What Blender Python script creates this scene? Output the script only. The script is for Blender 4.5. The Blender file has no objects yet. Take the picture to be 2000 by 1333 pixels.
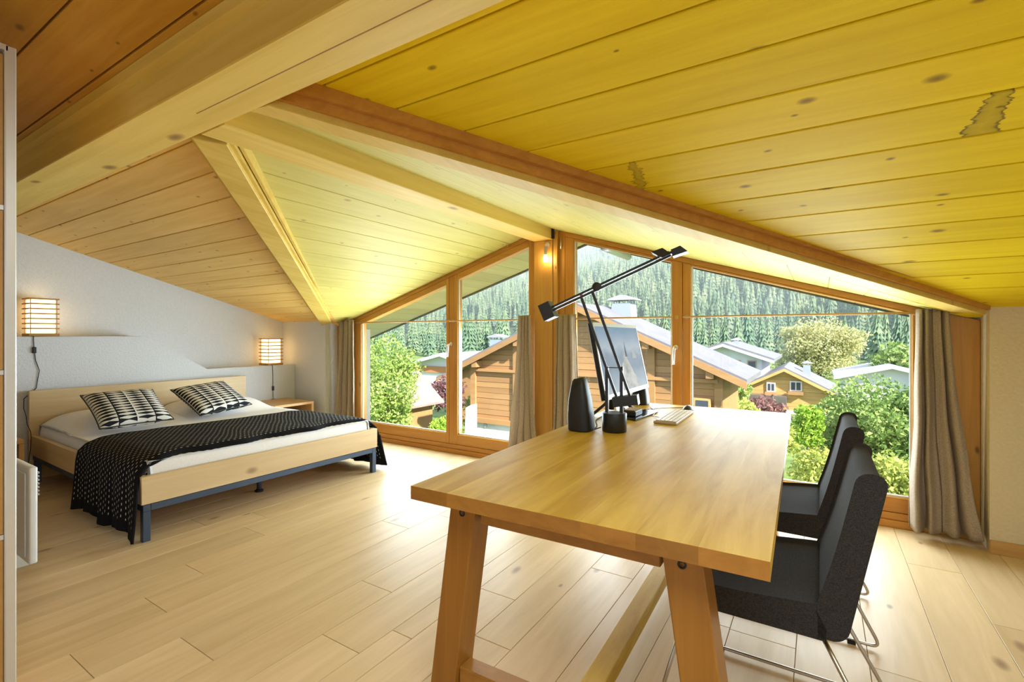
import bpy, bmesh, math, random
import numpy as np
from mathutils import Vector, Matrix, Euler, noise as mnoise

SC = bpy.context.scene
COL = SC.collection
R = math.radians
random.seed(7)

# ------------------------------------------------------------------ camera
cam = bpy.data.cameras.new('camera')
cam.sensor_fit = 'HORIZONTAL'
cam.sensor_width = 36.0
cam.lens = 950.0 / 2000.0 * 36.0
cam.shift_y = -14.5 / 2000.0
cam.clip_end = 3000.0
cam.clip_start = 0.05
cam_o = bpy.data.objects.new('camera', cam)
COL.objects.link(cam_o)
cam_o.location = (0.0, 0.0, 1.25)
cam_o.rotation_euler = (R(90), 0.0, math.atan2(600, 950))
SC.camera = cam_o

# ------------------------------------------------------------------ sky, sun, window daylight, exposure
W = bpy.data.worlds.new('sky')
SC.world = W
W.use_nodes = True
wn = W.node_tree.nodes
bg = wn['Background']
bg.inputs[0].default_value = (0.62, 0.78, 1.0, 1.0)
bg.inputs[1].default_value = 2.0

def light(name, kind, energy, color, loc, rot, size=None, size_y=None):
    l = bpy.data.lights.new(name, kind)
    l.energy = energy
    l.color = color
    if kind == 'AREA':
        l.shape = 'RECTANGLE'
        l.size = size
        l.size_y = size_y
    o = bpy.data.objects.new(name, l)
    COL.objects.link(o)
    o.location = loc
    o.rotation_euler = rot
    return o

sun = light('sun', 'SUN', 15.0, (1.0, 0.93, 0.80), (0, 0, 50), (0, 0, 0))
sun.data.angle = R(1.0)
sun.rotation_euler = Vector((-0.76, 0.34, -0.60)).to_track_quat('-Z', 'Y').to_euler()
# daylight entering through the two glazed gable windows
light('daylight_window_1', 'AREA', 106, (0.80, 0.92, 1.0), (-3.40, 4.125, 0.76), (R(-92), 0, 0), 2.2, 1.05)
light('daylight_window_2', 'AREA', 106, (0.80, 0.92, 1.0), (-0.72, 4.125, 0.76), (R(-92), 0, 0), 2.2, 1.05)

light('overhead_fill', 'AREA', 60, (0.92, 0.97, 1.0), (0.55, 0.10, 2.34), (math.atan(-0.296), 0, 0), 1.9, 1.2)  # added overhead fill for the near room, no such window seen

SC.view_settings.view_transform = 'Standard'
SC.view_settings.look = 'None'
SC.view_settings.gamma = 1.0
SC.view_settings.use_curve_mapping = False
SC.view_settings.exposure = 0.06
try:
    SC.cycles.max_bounces = 8
    SC.cycles.diffuse_bounces = 4
    SC.cycles.glossy_bounces = 4
    SC.cycles.transparent_max_bounces = 16
    SC.cycles.volume_bounces = 1
    SC.cycles.adaptive_threshold = 0.03
    SC.cycles.sample_clamp_indirect = 6.0
    SC.cycles.use_denoising = True
except Exception:
    pass

# ------------------------------------------------------------------ materials
def nmat(name):
    m = bpy.data.materials.new(name)
    m.use_nodes = True
    nt = m.node_tree
    return m, nt, nt.nodes['Principled BSDF']

def N(nt, typ, **kw):
    n = nt.nodes.new(typ)
    for k, v in kw.items():
        setattr(n, k, v)
    return n

def ramp(nt, fac, stops):
    r = nt.nodes.new('ShaderNodeValToRGB')
    el = r.color_ramp.elements
    while len(el) < len(stops):
        el.new(0.5)
    for e, (p, c) in zip(el, stops):
        e.position = p
        e.color = (c[0], c[1], c[2], 1.0)
    nt.links.new(fac, r.inputs[0])
    return r

def mixc(nt, fac, a, b, mode='MIX'):
    m = nt.nodes.new('ShaderNodeMix')
    m.data_type = 'RGBA'
    m.blend_type = mode
    for sock, v in ((m.inputs[0], fac), (m.inputs[6], a), (m.inputs[7], b)):
        if isinstance(v, (int, float)):
            sock.default_value = v
        elif isinstance(v, tuple):
            sock.default_value = (v[0], v[1], v[2], 1)
        else:
            nt.links.new(v, sock)
    return m.outputs[2]

def math_n(nt, op, a, b=0.0, clamp=False):
    m = nt.nodes.new('ShaderNodeMath')
    m.operation = op
    m.use_clamp = clamp
    for s, v in ((m.inputs[0], a), (m.inputs[1], b)):
        if isinstance(v, (int, float)):
            s.default_value = v
        else:
            nt.links.new(v, s)
    return m.outputs[0]

def plain(name, col, rough=0.5, metal=0.0, noise=0.0, scale=20.0, bump=0.0, spec=0.5):
    m, nt, p = nmat(name)
    p.inputs['Roughness'].default_value = rough
    p.inputs['Metallic'].default_value = metal
    p.inputs['Specular IOR Level'].default_value = spec
    p.inputs['Base Color'].default_value = (*col, 1)
    tc = N(nt, 'ShaderNodeTexCoord')
    nz = N(nt, 'ShaderNodeTexNoise')
    nz.inputs['Scale'].default_value = scale
    nz.inputs['Detail'].default_value = 4
    nt.links.new(tc.outputs['Object'], nz.inputs['Vector'])
    f = max(noise, 0.02)
    r = ramp(nt, nz.outputs[0], [(0.3, tuple(c * (1 - f) for c in col)), (0.7, tuple(min(1, c * (1 + f)) for c in col))])
    nt.links.new(r.outputs[0], p.inputs['Base Color'])
    if bump:
        b = N(nt, 'ShaderNodeBump')
        b.inputs['Strength'].default_value = bump
        b.inputs['Distance'].default_value = 0.02
        nt.links.new(nz.outputs[0], b.inputs['Height'])
        nt.links.new(b.outputs[0], p.inputs['Normal'])
    return m

def emis(name, col, strength):
    m, nt, p = nmat(name)
    p.inputs['Base Color'].default_value = (*col, 1)
    p.inputs['Emission Color'].default_value = (*col, 1)
    p.inputs['Emission Strength'].default_value = strength
    return m

def wood(name, light_c, dark_c, axis='X', grain=22.0, knots=0.0, rough=0.45, vary=0.16, knot_scale=2.2,
         knot_c=(0.16, 0.07, 0.02), stains=(), along=0.06, contrast=1.0, knot_size=0.05, bump=0.05, spec=0.5, flat='Z', ior=1.5):
    """oiled timber: long grain streaks along one axis, tone that changes from board to board, sparse knots"""
    m, nt, p = nmat(name)
    p.inputs['Roughness'].default_value = rough
    p.inputs['Specular IOR Level'].default_value = spec
    p.inputs['IOR'].default_value = ior
    tc = N(nt, 'ShaderNodeTexCoord')
    oi = N(nt, 'ShaderNodeObjectInfo')
    off = N(nt, 'ShaderNodeVectorMath', operation='SCALE')
    off.inputs[0].default_value = (13.7, 7.3, 5.1)
    nt.links.new(oi.outputs['Random'], off.inputs['Scale'])
    add = N(nt, 'ShaderNodeVectorMath', operation='ADD')
    nt.links.new(tc.outputs['Object'], add.inputs[0])
    nt.links.new(off.outputs[0], add.inputs[1])
    mp = N(nt, 'ShaderNodeMapping')
    s = [1.0, 1.0, 1.0]
    s['XYZ'.index(axis)] = along
    mp.inputs['Scale'].default_value = s
    nt.links.new(add.outputs[0], mp.inputs[0])
    n1 = N(nt, 'ShaderNodeTexNoise')
    n1.inputs['Scale'].default_value = grain
    n1.inputs['Detail'].default_value = 5
    n1.inputs['Roughness'].default_value = 0.6
    n1.inputs['Distortion'].default_value = 0.6
    nt.links.new(mp.outputs[0], n1.inputs['Vector'])
    n2 = N(nt, 'ShaderNodeTexNoise')
    n2.inputs['Scale'].default_value = grain * 0.22
    n2.inputs['Detail'].default_value = 2
    nt.links.new(mp.outputs[0], n2.inputs['Vector'])
    sm = math_n(nt, 'MULTIPLY', n1.outputs[0], 0.6)
    sm2 = math_n(nt, 'MULTIPLY', n2.outputs[0], 0.4)
    fac = math_n(nt, 'ADD', sm, sm2)
    mid = tuple((a + b) / 2 for a, b in zip(light_c, dark_c))
    lo = 0.5 - 0.17 / contrast
    hi = 0.5 + 0.17 / contrast
    cr = ramp(nt, fac, [(lo, dark_c), (0.5, mid), (hi, light_c)])
    col = cr.outputs[0]
    # board to board tone
    vr = math_n(nt, 'MULTIPLY', oi.outputs['Random'], 2 * vary)
    vr = math_n(nt, 'ADD', vr, 1.0 - vary)
    hs = N(nt, 'ShaderNodeHueSaturation')
    nt.links.new(vr, hs.inputs['Value'])
    nt.links.new(col, hs.inputs['Color'])
    col = hs.outputs[0]
    if knots > 0:
        mk = N(nt, 'ShaderNodeMapping')
        s = [1.0, 1.0, 1.0]
        s['XYZ'.index(axis)] = 0.5
        mk.inputs['Scale'].default_value = s
        nt.links.new(add.outputs[0], mk.inputs[0])
        wv = N(nt, 'ShaderNodeTexNoise')
        wv.inputs['Scale'].default_value = 9
        nt.links.new(mk.outputs[0], wv.inputs['Vector'])
        wo = N(nt, 'ShaderNodeVectorMath', operation='SCALE')
        wo.inputs['Scale'].default_value = 0.025
        nt.links.new(wv.outputs['Color'], wo.inputs[0])
        ad2 = N(nt, 'ShaderNodeVectorMath', operation='ADD')
        nt.links.new(mk.outputs[0], ad2.inputs[0])
        nt.links.new(wo.outputs[0], ad2.inputs[1])
        vo = N(nt, 'ShaderNodeTexVoronoi')
        vo.voronoi_dimensions = '2D'
        vo.inputs['Scale'].default_value = knot_scale
        sp_ = N(nt, 'ShaderNodeSeparateXYZ')
        cb_ = N(nt, 'ShaderNodeCombineXYZ')
        nt.links.new(ad2.outputs[0], sp_.inputs[0])
        for i_, c_ in enumerate([c for c in 'XYZ' if c != flat]):
            nt.links.new(sp_.outputs['XYZ'.index(c_)], cb_.inputs[i_])
        nt.links.new(cb_.outputs[0], vo.inputs['Vector'])
        sep = N(nt, 'ShaderNodeSeparateColor')
        nt.links.new(vo.outputs['Color'], sep.inputs[0])
        gate = math_n(nt, 'LESS_THAN', sep.outputs[0], knots)
        ks = math_n(nt, 'MULTIPLY', sep.outputs[1], knot_size)
        ks = math_n(nt, 'ADD', ks, knot_size * 0.4)
        rr = math_n(nt, 'DIVIDE', vo.outputs['Distance'], ks)
        kf = ramp(nt, rr, [(0.0, (1, 1, 1)), (0.45, (0.75, 0.75, 0.75)), (1.0, (0, 0, 0))])
        kf2 = math_n(nt, 'MULTIPLY', kf.outputs[0], gate)
        kf2 = math_n(nt, 'MULTIPLY', kf2, 0.85)
        col = mixc(nt, kf2, col, knot_c)
    for (cx, cy, sx, sy, tilt, sc) in stains:
        # water stain: ragged blotch with a dark rim on the boards
        sb = N(nt, 'ShaderNodeVectorMath', operation='SUBTRACT')
        sb.inputs[1].default_value = (cx, cy, 0)
        nt.links.new(tc.outputs['Object'], sb.inputs[0])
        nn = N(nt, 'ShaderNodeTexNoise')
        nn.inputs['Scale'].default_value = 14
        nn.inputs['Detail'].default_value = 6
        nn.inputs['Roughness'].default_value = 0.7
        mn = N(nt, 'ShaderNodeMapping')
        mn.inputs['Scale'].default_value = (0.25, 2.6, 0)
        nt.links.new(tc.outputs['Object'], mn.inputs[0])
        nt.links.new(mn.outputs[0], nn.inputs['Vector'])
        sx3 = N(nt, 'ShaderNodeSeparateXYZ')
        nt.links.new(sb.outputs[0], sx3.inputs[0])
        nw = math_n(nt, 'SUBTRACT', nn.outputs[0], 0.5)
        xx = math_n(nt, 'ADD', sx3.outputs[0], math_n(nt, 'MULTIPLY', sx3.outputs[1], tilt))
        xx = math_n(nt, 'ADD', xx, math_n(nt, 'MULTIPLY', nw, sc))
        wy = math_n(nt, 'ADD', math_n(nt, 'MULTIPLY', sx3.outputs[1], sy), sx)     # wider towards one edge of the board
        d = math_n(nt, 'DIVIDE', math_n(nt, 'ABSOLUTE', xx), wy)
        body = ramp(nt, d, [(0.0, (0.30, 0.30, 0.30)), (0.7, (0.42, 0.42, 0.42)), (0.92, (0.92, 0.92, 0.92)), (1.0, (0, 0, 0))])
        col = mixc(nt, body.outputs[0], col, (0.085, 0.055, 0.02))
    nt.links.new(col, p.inputs['Base Color'])
    if bump:
        b = N(nt, 'ShaderNodeBump')
        b.inputs['Strength'].default_value = bump
        b.inputs['Distance'].default_value = 0.003
        nt.links.new(fac, b.inputs['Height'])
        nt.links.new(b.outputs[0], p.inputs['Normal'])
    return m

def cloth(name, a, b, scale=260.0, rough=0.9, trans=0.0):
    m, nt, p = nmat(name)
    p.inputs['Roughness'].default_value = rough
    p.inputs['Specular IOR Level'].default_value = 0.15
    tc = N(nt, 'ShaderNodeTexCoord')
    n1 = N(nt, 'ShaderNodeTexNoise')
    n1.inputs['Scale'].default_value = scale
    n1.inputs['Detail'].default_value = 3
    nt.links.new(tc.outputs['Object'], n1.inputs['Vector'])
    r = ramp(nt, n1.outputs[0], [(0.35, a), (0.65, b)])
    nt.links.new(r.outputs[0], p.inputs['Base Color'])
    bp = N(nt, 'ShaderNodeBump')
    bp.inputs['Strength'].default_value = 0.25
    bp.inputs['Distance'].default_value = 0.002
    nt.links.new(n1.outputs[0], bp.inputs['Height'])
    nt.links.new(bp.outputs[0], p.inputs['Normal'])
    if trans:
        t = N(nt, 'ShaderNodeBsdfTranslucent')
        nt.links.new(r.outputs[0], t.inputs[0])
        mx = N(nt, 'ShaderNodeMixShader')
        mx.inputs[0].default_value = trans
        nt.links.new(p.outputs[0], mx.inputs[1])
        nt.links.new(t.outputs[0], mx.inputs[2])
        nt.links.new(mx.outputs[0], nt.nodes['Material Output'].inputs[0])
    return m

def glass_pane(name):
    m = bpy.data.materials.new(name)
    m.use_nodes = True
    nt = m.node_tree
    nt.nodes.remove(nt.nodes['Principled BSDF'])
    t = N(nt, 'ShaderNodeBsdfTransparent')
    t.inputs[0].default_value = (0.97, 0.98, 0.98, 1)
    g = N(nt, 'ShaderNodeBsdfGlossy')
    g.inputs['Roughness'].default_value = 0.0
    fr = N(nt, 'ShaderNodeFresnel')
    fr.inputs[0].default_value = 1.45
    ge = N(nt, 'ShaderNodeNewGeometry')
    f2 = math_n(nt, 'MULTIPLY', fr.outputs[0], math_n(nt, 'SUBTRACT', 1.0, ge.outputs['Backfacing']))
    mx = N(nt, 'ShaderNodeMixShader')
    nt.links.new(f2, mx.inputs[0])
    nt.links.new(t.outputs[0], mx.inputs[1])
    nt.links.new(g.outputs[0], mx.inputs[2])
    nt.links.new(mx.outputs[0], nt.nodes['Material Output'].inputs[0])
    return m

def leafy(name, cols, scale=0.8, trans=0.35, isl=0.45):
    m, nt, p = nmat(name)
    p.inputs['Roughness'].default_value = 0.7
    p.inputs['Specular IOR Level'].default_value = 0.2
    tc = N(nt, 'ShaderNodeTexCoord')
    ge = N(nt, 'ShaderNodeNewGeometry')
    oi = N(nt, 'ShaderNodeObjectInfo')
    n1 = N(nt, 'ShaderNodeTexNoise')
    n1.inputs['Scale'].default_value = scale
    n1.inputs['Detail'].default_value = 2
    nt.links.new(tc.outputs['Object'], n1.inputs['Vector'])
    f = math_n(nt, 'MULTIPLY', ge.outputs['Random Per Island'], isl)
    f = math_n(nt, 'ADD', f, math_n(nt, 'MULTIPLY', n1.outputs[0], 0.9 - isl))
    f = math_n(nt, 'ADD', f, math_n(nt, 'MULTIPLY', oi.outputs['Random'], 0.2))
    k = len(cols)
    r = ramp(nt, f, [(0.15 + 0.75 * i / max(1, k - 1), c) for i, c in enumerate(cols)])
    nt.links.new(r.outputs[0], p.inputs['Base Color'])
    t = N(nt, 'ShaderNodeBsdfTranslucent')
    nt.links.new(r.outputs[0], t.inputs[0])
    mx = N(nt, 'ShaderNodeMixShader')
    mx.inputs[0].default_value = trans
    nt.links.new(p.outputs[0], mx.inputs[1])
    nt.links.new(t.outputs[0], mx.inputs[2])
    nt.links.new(mx.outputs[0], nt.nodes['Material Output'].inputs[0])
    return m

M = {}
PINE_L, PINE_D, KN = (0.84, 0.63, 0.016), (0.73, 0.51, 0.008), (0.17, 0.075, 0.010)
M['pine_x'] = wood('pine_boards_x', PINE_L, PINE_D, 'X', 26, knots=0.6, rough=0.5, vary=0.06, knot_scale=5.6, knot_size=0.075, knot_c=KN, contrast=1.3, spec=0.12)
M['pine_shaded'] = wood('pine_boards_shaded', (0.62, 0.33, 0.045), (0.50, 0.24, 0.022), 'X', 26, knots=0.6, rough=0.5, vary=0.06, knot_scale=5.6, knot_size=0.075, knot_c=KN, contrast=1.3, spec=0.12)  # same pine as the other slopes; near ceiling's shade put into the colour
M['pine_lit'] = wood('pine_boards_lit', (0.92, 0.63, 0.21), (0.80, 0.51, 0.13), 'X', 26, knots=0.6, rough=0.5, vary=0.05, knot_scale=5.6, knot_size=0.07, knot_c=(0.30, 0.15, 0.05), contrast=1.3, spec=0.15)  # same pine again, left slope's different light put into the colour
M['pine_stain'] = wood('pine_boards_stained', PINE_L, PINE_D, 'X', 26, knots=0.6, rough=0.5, vary=0.06, knot_scale=5.6, knot_size=0.075, knot_c=KN, contrast=1.3, spec=0.12,
                       stains=((-0.655, 2.04, 0.022, 0.06, 0.10, 0.16), (0.44, 2.04, 0.036, 0.12, 0.05, 0.07)))
M['pine_y'] = wood('pine_boards_y', (0.58, 0.50, 0.135), (0.50, 0.41, 0.09), 'Y', 26, knots=0.5, rough=0.55, vary=0.05,
                   knot_scale=5.0, knot_size=0.065, knot_c=(0.32, 0.17, 0.05), contrast=1.2, spec=0.2)
M['beam_x'] = wood('beam_timber_x', (0.74, 0.54, 0.14), (0.62, 0.42, 0.08), 'X', 20, knots=0.35, rough=0.55, vary=0.03, knot_scale=2.6, knot_size=0.06, contrast=1.3, spec=0.2)
M['beam_y'] = wood('beam_timber_y', (0.74, 0.54, 0.14), (0.62, 0.42, 0.08), 'Y', 20, knots=0.35, rough=0.55, vary=0.03, knot_scale=2.6, knot_size=0.06, contrast=1.3, spec=0.2)
M['larch_x'] = wood('window_larch_x', (0.62, 0.30, 0.055), (0.46, 0.19, 0.028), 'X', 30, rough=0.35, vary=0.06)
M['larch_z'] = wood('window_larch_z', (0.62, 0.30, 0.055), (0.46, 0.19, 0.028), 'Z', 30, rough=0.35, vary=0.06, knots=0.15, knot_scale=2.6, knot_size=0.05, flat='Y')
M['post'] = wood('post_larch', (0.66, 0.36, 0.085), (0.50, 0.24, 0.045), 'Z', 26, rough=0.4, vary=0.04, knots=0.5, knot_scale=4.0, knot_size=0.07, knot_c=(0.12, 0.04, 0.01), flat='Y')
M['oak_floor'] = wood('floor_oak', (0.71, 0.535, 0.32), (0.58, 0.42, 0.225), 'Y', 16, knots=0.35, rough=0.38, vary=0.06,
                      knot_scale=3.0, knot_size=0.075, knot_c=(0.26, 0.16, 0.10), contrast=1.3, along=0.09, spec=0.4, ior=1.3)
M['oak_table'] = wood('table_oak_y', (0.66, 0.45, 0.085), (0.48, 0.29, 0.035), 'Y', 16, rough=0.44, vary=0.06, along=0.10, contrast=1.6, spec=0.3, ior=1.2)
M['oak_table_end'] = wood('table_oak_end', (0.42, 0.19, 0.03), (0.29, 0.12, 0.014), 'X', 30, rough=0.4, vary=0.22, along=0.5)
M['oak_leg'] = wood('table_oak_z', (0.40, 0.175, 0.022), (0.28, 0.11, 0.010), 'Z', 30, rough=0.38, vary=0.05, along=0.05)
M['oak_bed_x'] = wood('bed_oak_x', (0.74, 0.56, 0.30), (0.58, 0.40, 0.18), 'X', 14, rough=0.45, vary=0.05, knots=0.2, knot_size=0.06, knot_scale=2)
M['oak_bed_y'] = wood('bed_oak_y', (0.76, 0.60, 0.36), (0.62, 0.45, 0.24), 'Y', 14, rough=0.45, vary=0.05, knots=0.8, knot_size=0.11, knot_scale=3.2, knot_c=(0.26, 0.15, 0.07), flat='X', contrast=1.2)
M['wardrobe'] = wood('wardrobe_oak_veneer', (0.60, 0.34, 0.10), (0.48, 0.25, 0.06), 'Y', 16, rough=0.4, vary=0.05)
M['nightstand'] = wood('nightstand_beech', (0.68, 0.42, 0.17), (0.55, 0.31, 0.11), 'X', 22, rough=0.4, vary=0.05)
M['lampwood'] = wood('lamp_slat_wood', (0.50, 0.27, 0.09), (0.38, 0.19, 0.05), 'X', 30, rough=0.5, vary=0.05)
M['baseboard'] = wood('baseboard_oak', (0.60, 0.36, 0.12), (0.46, 0.25, 0.07), 'X', 24, rough=0.4, vary=0.05)
M['rod'] = wood('rod_wood', (0.62, 0.38, 0.15), (0.52, 0.29, 0.09), 'X', 30, rough=0.4, vary=0.05)
M['groove'] = plain('groove_wood', (0.30, 0.15, 0.04), 0.8)
M['wall'] = plain('white_plaster', (0.67, 0.70, 0.75), 0.9, noise=0.03, scale=60, bump=0.25)
M['wall_shaded'] = plain('shaded_plaster', (0.70, 0.60, 0.40), 0.9, noise=0.04, scale=60, bump=0.25)  # same plaster as the other walls, tinted with its warm shade
M['white_render'] = plain('white_render', (0.66, 0.67, 0.68), 0.9, noise=0.04, scale=8)
M['glass'] = glass_pane('window_glass')
M['alu'] = plain('aluminium_profile', (0.70, 0.70, 0.68), 0.35, 0.6)
M['handle'] = plain('satin_metal', (0.75, 0.74, 0.72), 0.3, 0.8)
M['brass'] = plain('brass', (0.65, 0.42, 0.12), 0.3, 0.9)
M['steel'] = plain('dark_blue_steel', (0.055, 0.085, 0.14), 0.45, 0.3)
M['black'] = plain('black_plastic', (0.012, 0.013, 0.015), 0.45)
M['blacklamp'] = plain('black_lacquer', (0.018, 0.02, 0.02), 0.38)
M['red'] = plain('red_plastic', (0.55, 0.05, 0.03), 0.4)
M['rubber'] = plain('black_rubber', (0.012, 0.012, 0.012), 0.8)
M['chrome'] = plain('brushed_steel_rod', (0.50, 0.46, 0.40), 0.28, 1.0)
M['white_metal'] = plain('white_enamel', (0.78, 0.83, 0.88), 0.35)
M['sheet'] = cloth('white_cotton', (0.80, 0.79, 0.80), (0.86, 0.85, 0.86), 120)
M['linen'] = cloth('beige_linen', (0.40, 0.32, 0.24), (0.55, 0.46, 0.36), 180, trans=0.30)
M['chair'] = cloth('charcoal_wool', (0.022, 0.020, 0.019), (0.046, 0.041, 0.037), 320)
M['paper'] = emis('lamp_paper', (1.0, 0.70, 0.30), 3.1)
M['bulb'] = emis('bulb_glow', (1.0, 0.75, 0.40), 45.0)
M['grey'] = plain('grey_plastic', (0.45, 0.45, 0.46), 0.4)
M['silver'] = plain('silver_bezel', (0.62, 0.63, 0.64), 0.35, 0.3)
M['keys'] = plain('key_ivory', (0.62, 0.50, 0.38), 0.5)
M['keybase'] = plain('keyboard_base', (0.52, 0.40, 0.28), 0.5)
M['slate'] = plain('glossy_slate', (0.02, 0.03, 0.045), 0.12)

# ------------------------------------------------------------------ object helpers
def link(name, me, mat=None, parent=None):
    o = bpy.data.objects.new(name, me)
    COL.objects.link(o)
    if mat is not None and me is not None and len(me.materials) == 0:
        me.materials.append(M[mat] if isinstance(mat, str) else mat)
    if parent is not None:
        o.parent = parent
        if parent.type == 'EMPTY':
            o.matrix_parent_inverse = Matrix.Translation(-Vector(parent.location))
    return o

def tag(o, label=None, cat=None, group=None, kind=None):
    if label: o['label'] = label
    if cat: o['category'] = cat
    if group: o['group'] = group
    if kind: o['kind'] = kind
    return o

def thing(name, label, cat, loc=(0, 0, 0), group=None, kind=None):
    o = bpy.data.objects.new(name, None)
    o.empty_display_size = 0.1
    COL.objects.link(o)
    o.location = loc
    return tag(o, label, cat, group, kind)

def struct(o):
    o['kind'] = 'structure'
    return o

def copy_tree(o, parent=None):
    c = o.copy()
    COL.objects.link(c)
    if parent is not None:
        c.parent = parent
    for ch in list(o.children):
        copy_tree(ch, c)
    return c

def bm_mesh(name, bm, smooth=False):
    bmesh.ops.recalc_face_normals(bm, faces=bm.faces)
    me = bpy.data.meshes.new(name)
    bm.to_mesh(me)
    bm.free()
    if smooth:
        me.shade_smooth()
    return me

def add_box(bm, x0, x1, y0, y1, z0, z1):
    vs = [bm.verts.new(p) for p in ((x0, y0, z0), (x1, y0, z0), (x1, y1, z0), (x0, y1, z0),
                                    (x0, y0, z1), (x1, y0, z1), (x1, y1, z1), (x0, y1, z1))]
    for f in ((0, 3, 2, 1), (4, 5, 6, 7), (0, 1, 5, 4), (1, 2, 6, 5), (2, 3, 7, 6), (3, 0, 4, 7)):
        bm.faces.new([vs[i] for i in f])
    return vs

def box(name, x0, x1, y0, y1, z0, z1, mat, parent=None, bev=0.0, seg=1):
    bm = bmesh.new()
    add_box(bm, x0, x1, y0, y1, z0, z1)
    if bev:
        bmesh.ops.bevel(bm, geom=bm.edges[:], offset=bev, segments=seg, affect='EDGES', profile=0.5)
    return link(name, bm_mesh(name, bm, seg > 2), mat, parent)

def prism(name, pts, vec, mat, parent=None, bev=0.0, seg=1, smooth=False):
    bm = bmesh.new()
    v = Vector(vec)
    a = [bm.verts.new(p) for p in pts]
    b = [bm.verts.new(Vector(p) + v) for p in pts]
    n = len(pts)
    bm.faces.new(a)
    bm.faces.new(b[::-1])
    for i in range(n):
        bm.faces.new((a[i], a[(i + 1) % n], b[(i + 1) % n], b[i]))
    if bev:
        bmesh.ops.bevel(bm, geom=bm.edges[:], offset=bev, segments=seg, affect='EDGES', profile=0.5)
    return link(name, bm_mesh(name, bm, smooth), mat, parent)

def hexa(name, p8, mat, parent=None, bev=0.0):
    """box from 4 bottom points and 4 top points"""
    bm = bmesh.new()
    vs = [bm.verts.new(p) for p in p8]
    for f in ((0, 3, 2, 1), (4, 5, 6, 7), (0, 1, 5, 4), (1, 2, 6, 5), (2, 3, 7, 6), (3, 0, 4, 7)):
        bm.faces.new([vs[i] for i in f])
    if bev:
        bmesh.ops.bevel(bm, geom=bm.edges[:], offset=bev, segments=1, affect='EDGES', profile=0.5)
    return link(name, bm_mesh(name, bm), mat, parent)

def fillet(pts, r, n=5):
    pts = [Vector(p) for p in pts]
    out = [pts[0]]
    for i in range(1, len(pts) - 1):
        a, b, c = pts[i - 1], pts[i], pts[i + 1]
        d1 = (a - b); d2 = (c - b)
        rr = min(r, d1.length * 0.45, d2.length * 0.45)
        p0 = b + d1.normalized() * rr
        p1 = b + d2.normalized() * rr
        for k in range(n + 1):
            t = k / n
            out.append(p0 * (1 - t) ** 2 + b * 2 * t * (1 - t) + p1 * t * t)
    out.append(pts[-1])
    return out

def add_tube(bm, pts, rad, seg=8):
    pts = [Vector(p) for p in pts]
    n = len(pts)
    rads = rad if isinstance(rad, (list, tuple)) else [rad] * n
    up = Vector((0, 0, 1))
    rings = []
    prev = None
    for i in range(n):
        t = (pts[min(i + 1, n - 1)] - pts[max(i - 1, 0)]).normalized()
        if prev is None:
            ref = up if abs(t.dot(up)) < 0.9 else Vector((1, 0, 0))
            u = t.cross(ref).normalized()
        else:
            u = (prev - t * prev.dot(t)).normalized()
        prev = u
        w = t.cross(u)
        rings.append([bm.verts.new(pts[i] + (u * math.cos(2 * math.pi * k / seg) + w * math.sin(2 * math.pi * k / seg)) * rads[i]) for k in range(seg)])
    for i in range(n - 1):
        for k in range(seg):
            bm.faces.new((rings[i][k], rings[i][(k + 1) % seg], rings[i + 1][(k + 1) % seg], rings[i + 1][k]))
    bm.faces.new(rings[0][::-1])
    bm.faces.new(rings[-1])

def tube(name, pts, rad, mat, parent=None, seg=8):
    bm = bmesh.new()
    add_tube(bm, pts, rad, seg)
    me = bm_mesh(name, bm, True)
    return link(name, me, mat, parent)

def lathe(name, prof, mat, parent=None, seg=24, loc=(0, 0, 0), axis=None):
    """profile of (radius, z)"""
    bm = bmesh.new()
    rings = []
    for r_, z_ in prof:
        rings.append([bm.verts.new((r_ * math.cos(2 * math.pi * k / seg), r_ * math.sin(2 * math.pi * k / seg), z_)) for k in range(seg)])
    for i in range(len(rings) - 1):
        for k in range(seg):
            bm.faces.new((rings[i][k], rings[i][(k + 1) % seg], rings[i + 1][(k + 1) % seg], rings[i + 1][k]))
    bm.faces.new(rings[0][::-1])
    bm.faces.new(rings[-1])
    if axis is not None:
        q = Vector((0, 0, 1)).rotation_difference(Vector(axis).normalized())
        bmesh.ops.transform(bm, matrix=q.to_matrix().to_4x4(), verts=bm.verts)
    bmesh.ops.translate(bm, vec=Vector(loc), verts=bm.verts)
    me = bm_mesh(name, bm, True)
    me.set_sharp_from_angle(angle=R(40))
    return link(name, me, mat, parent)

def grid_mesh(name, fn, nu, nv, mat, parent=None, thick=0.0, smooth=True, uv=False, sub=0):
    vs, fs = [], []
    for j in range(nv + 1):
        for i in range(nu + 1):
            vs.append(fn(i / nu, j / nv))
    for j in range(nv):
        for i in range(nu):
            a = j * (nu + 1) + i
            fs.append((a, a + 1, a + nu + 2, a + nu + 1))
    me = bpy.data.meshes.new(name)
    me.from_pydata(vs, [], fs)
    if uv:
        l = me.uv_layers.new(name='UVMap')
        co = []
        for f in me.polygons:
            for vi in f.vertices:
                co.extend(((vi % (nu + 1)) / nu, (vi // (nu + 1)) / nv))
        l.data.foreach_set('uv', co)
    if smooth:
        me.shade_smooth()
    o = link(name, me, mat, parent)
    if thick:
        s = o.modifiers.new('thickness', 'SOLIDIFY')
        s.thickness = thick
        s.offset = 0
    return o

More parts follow.
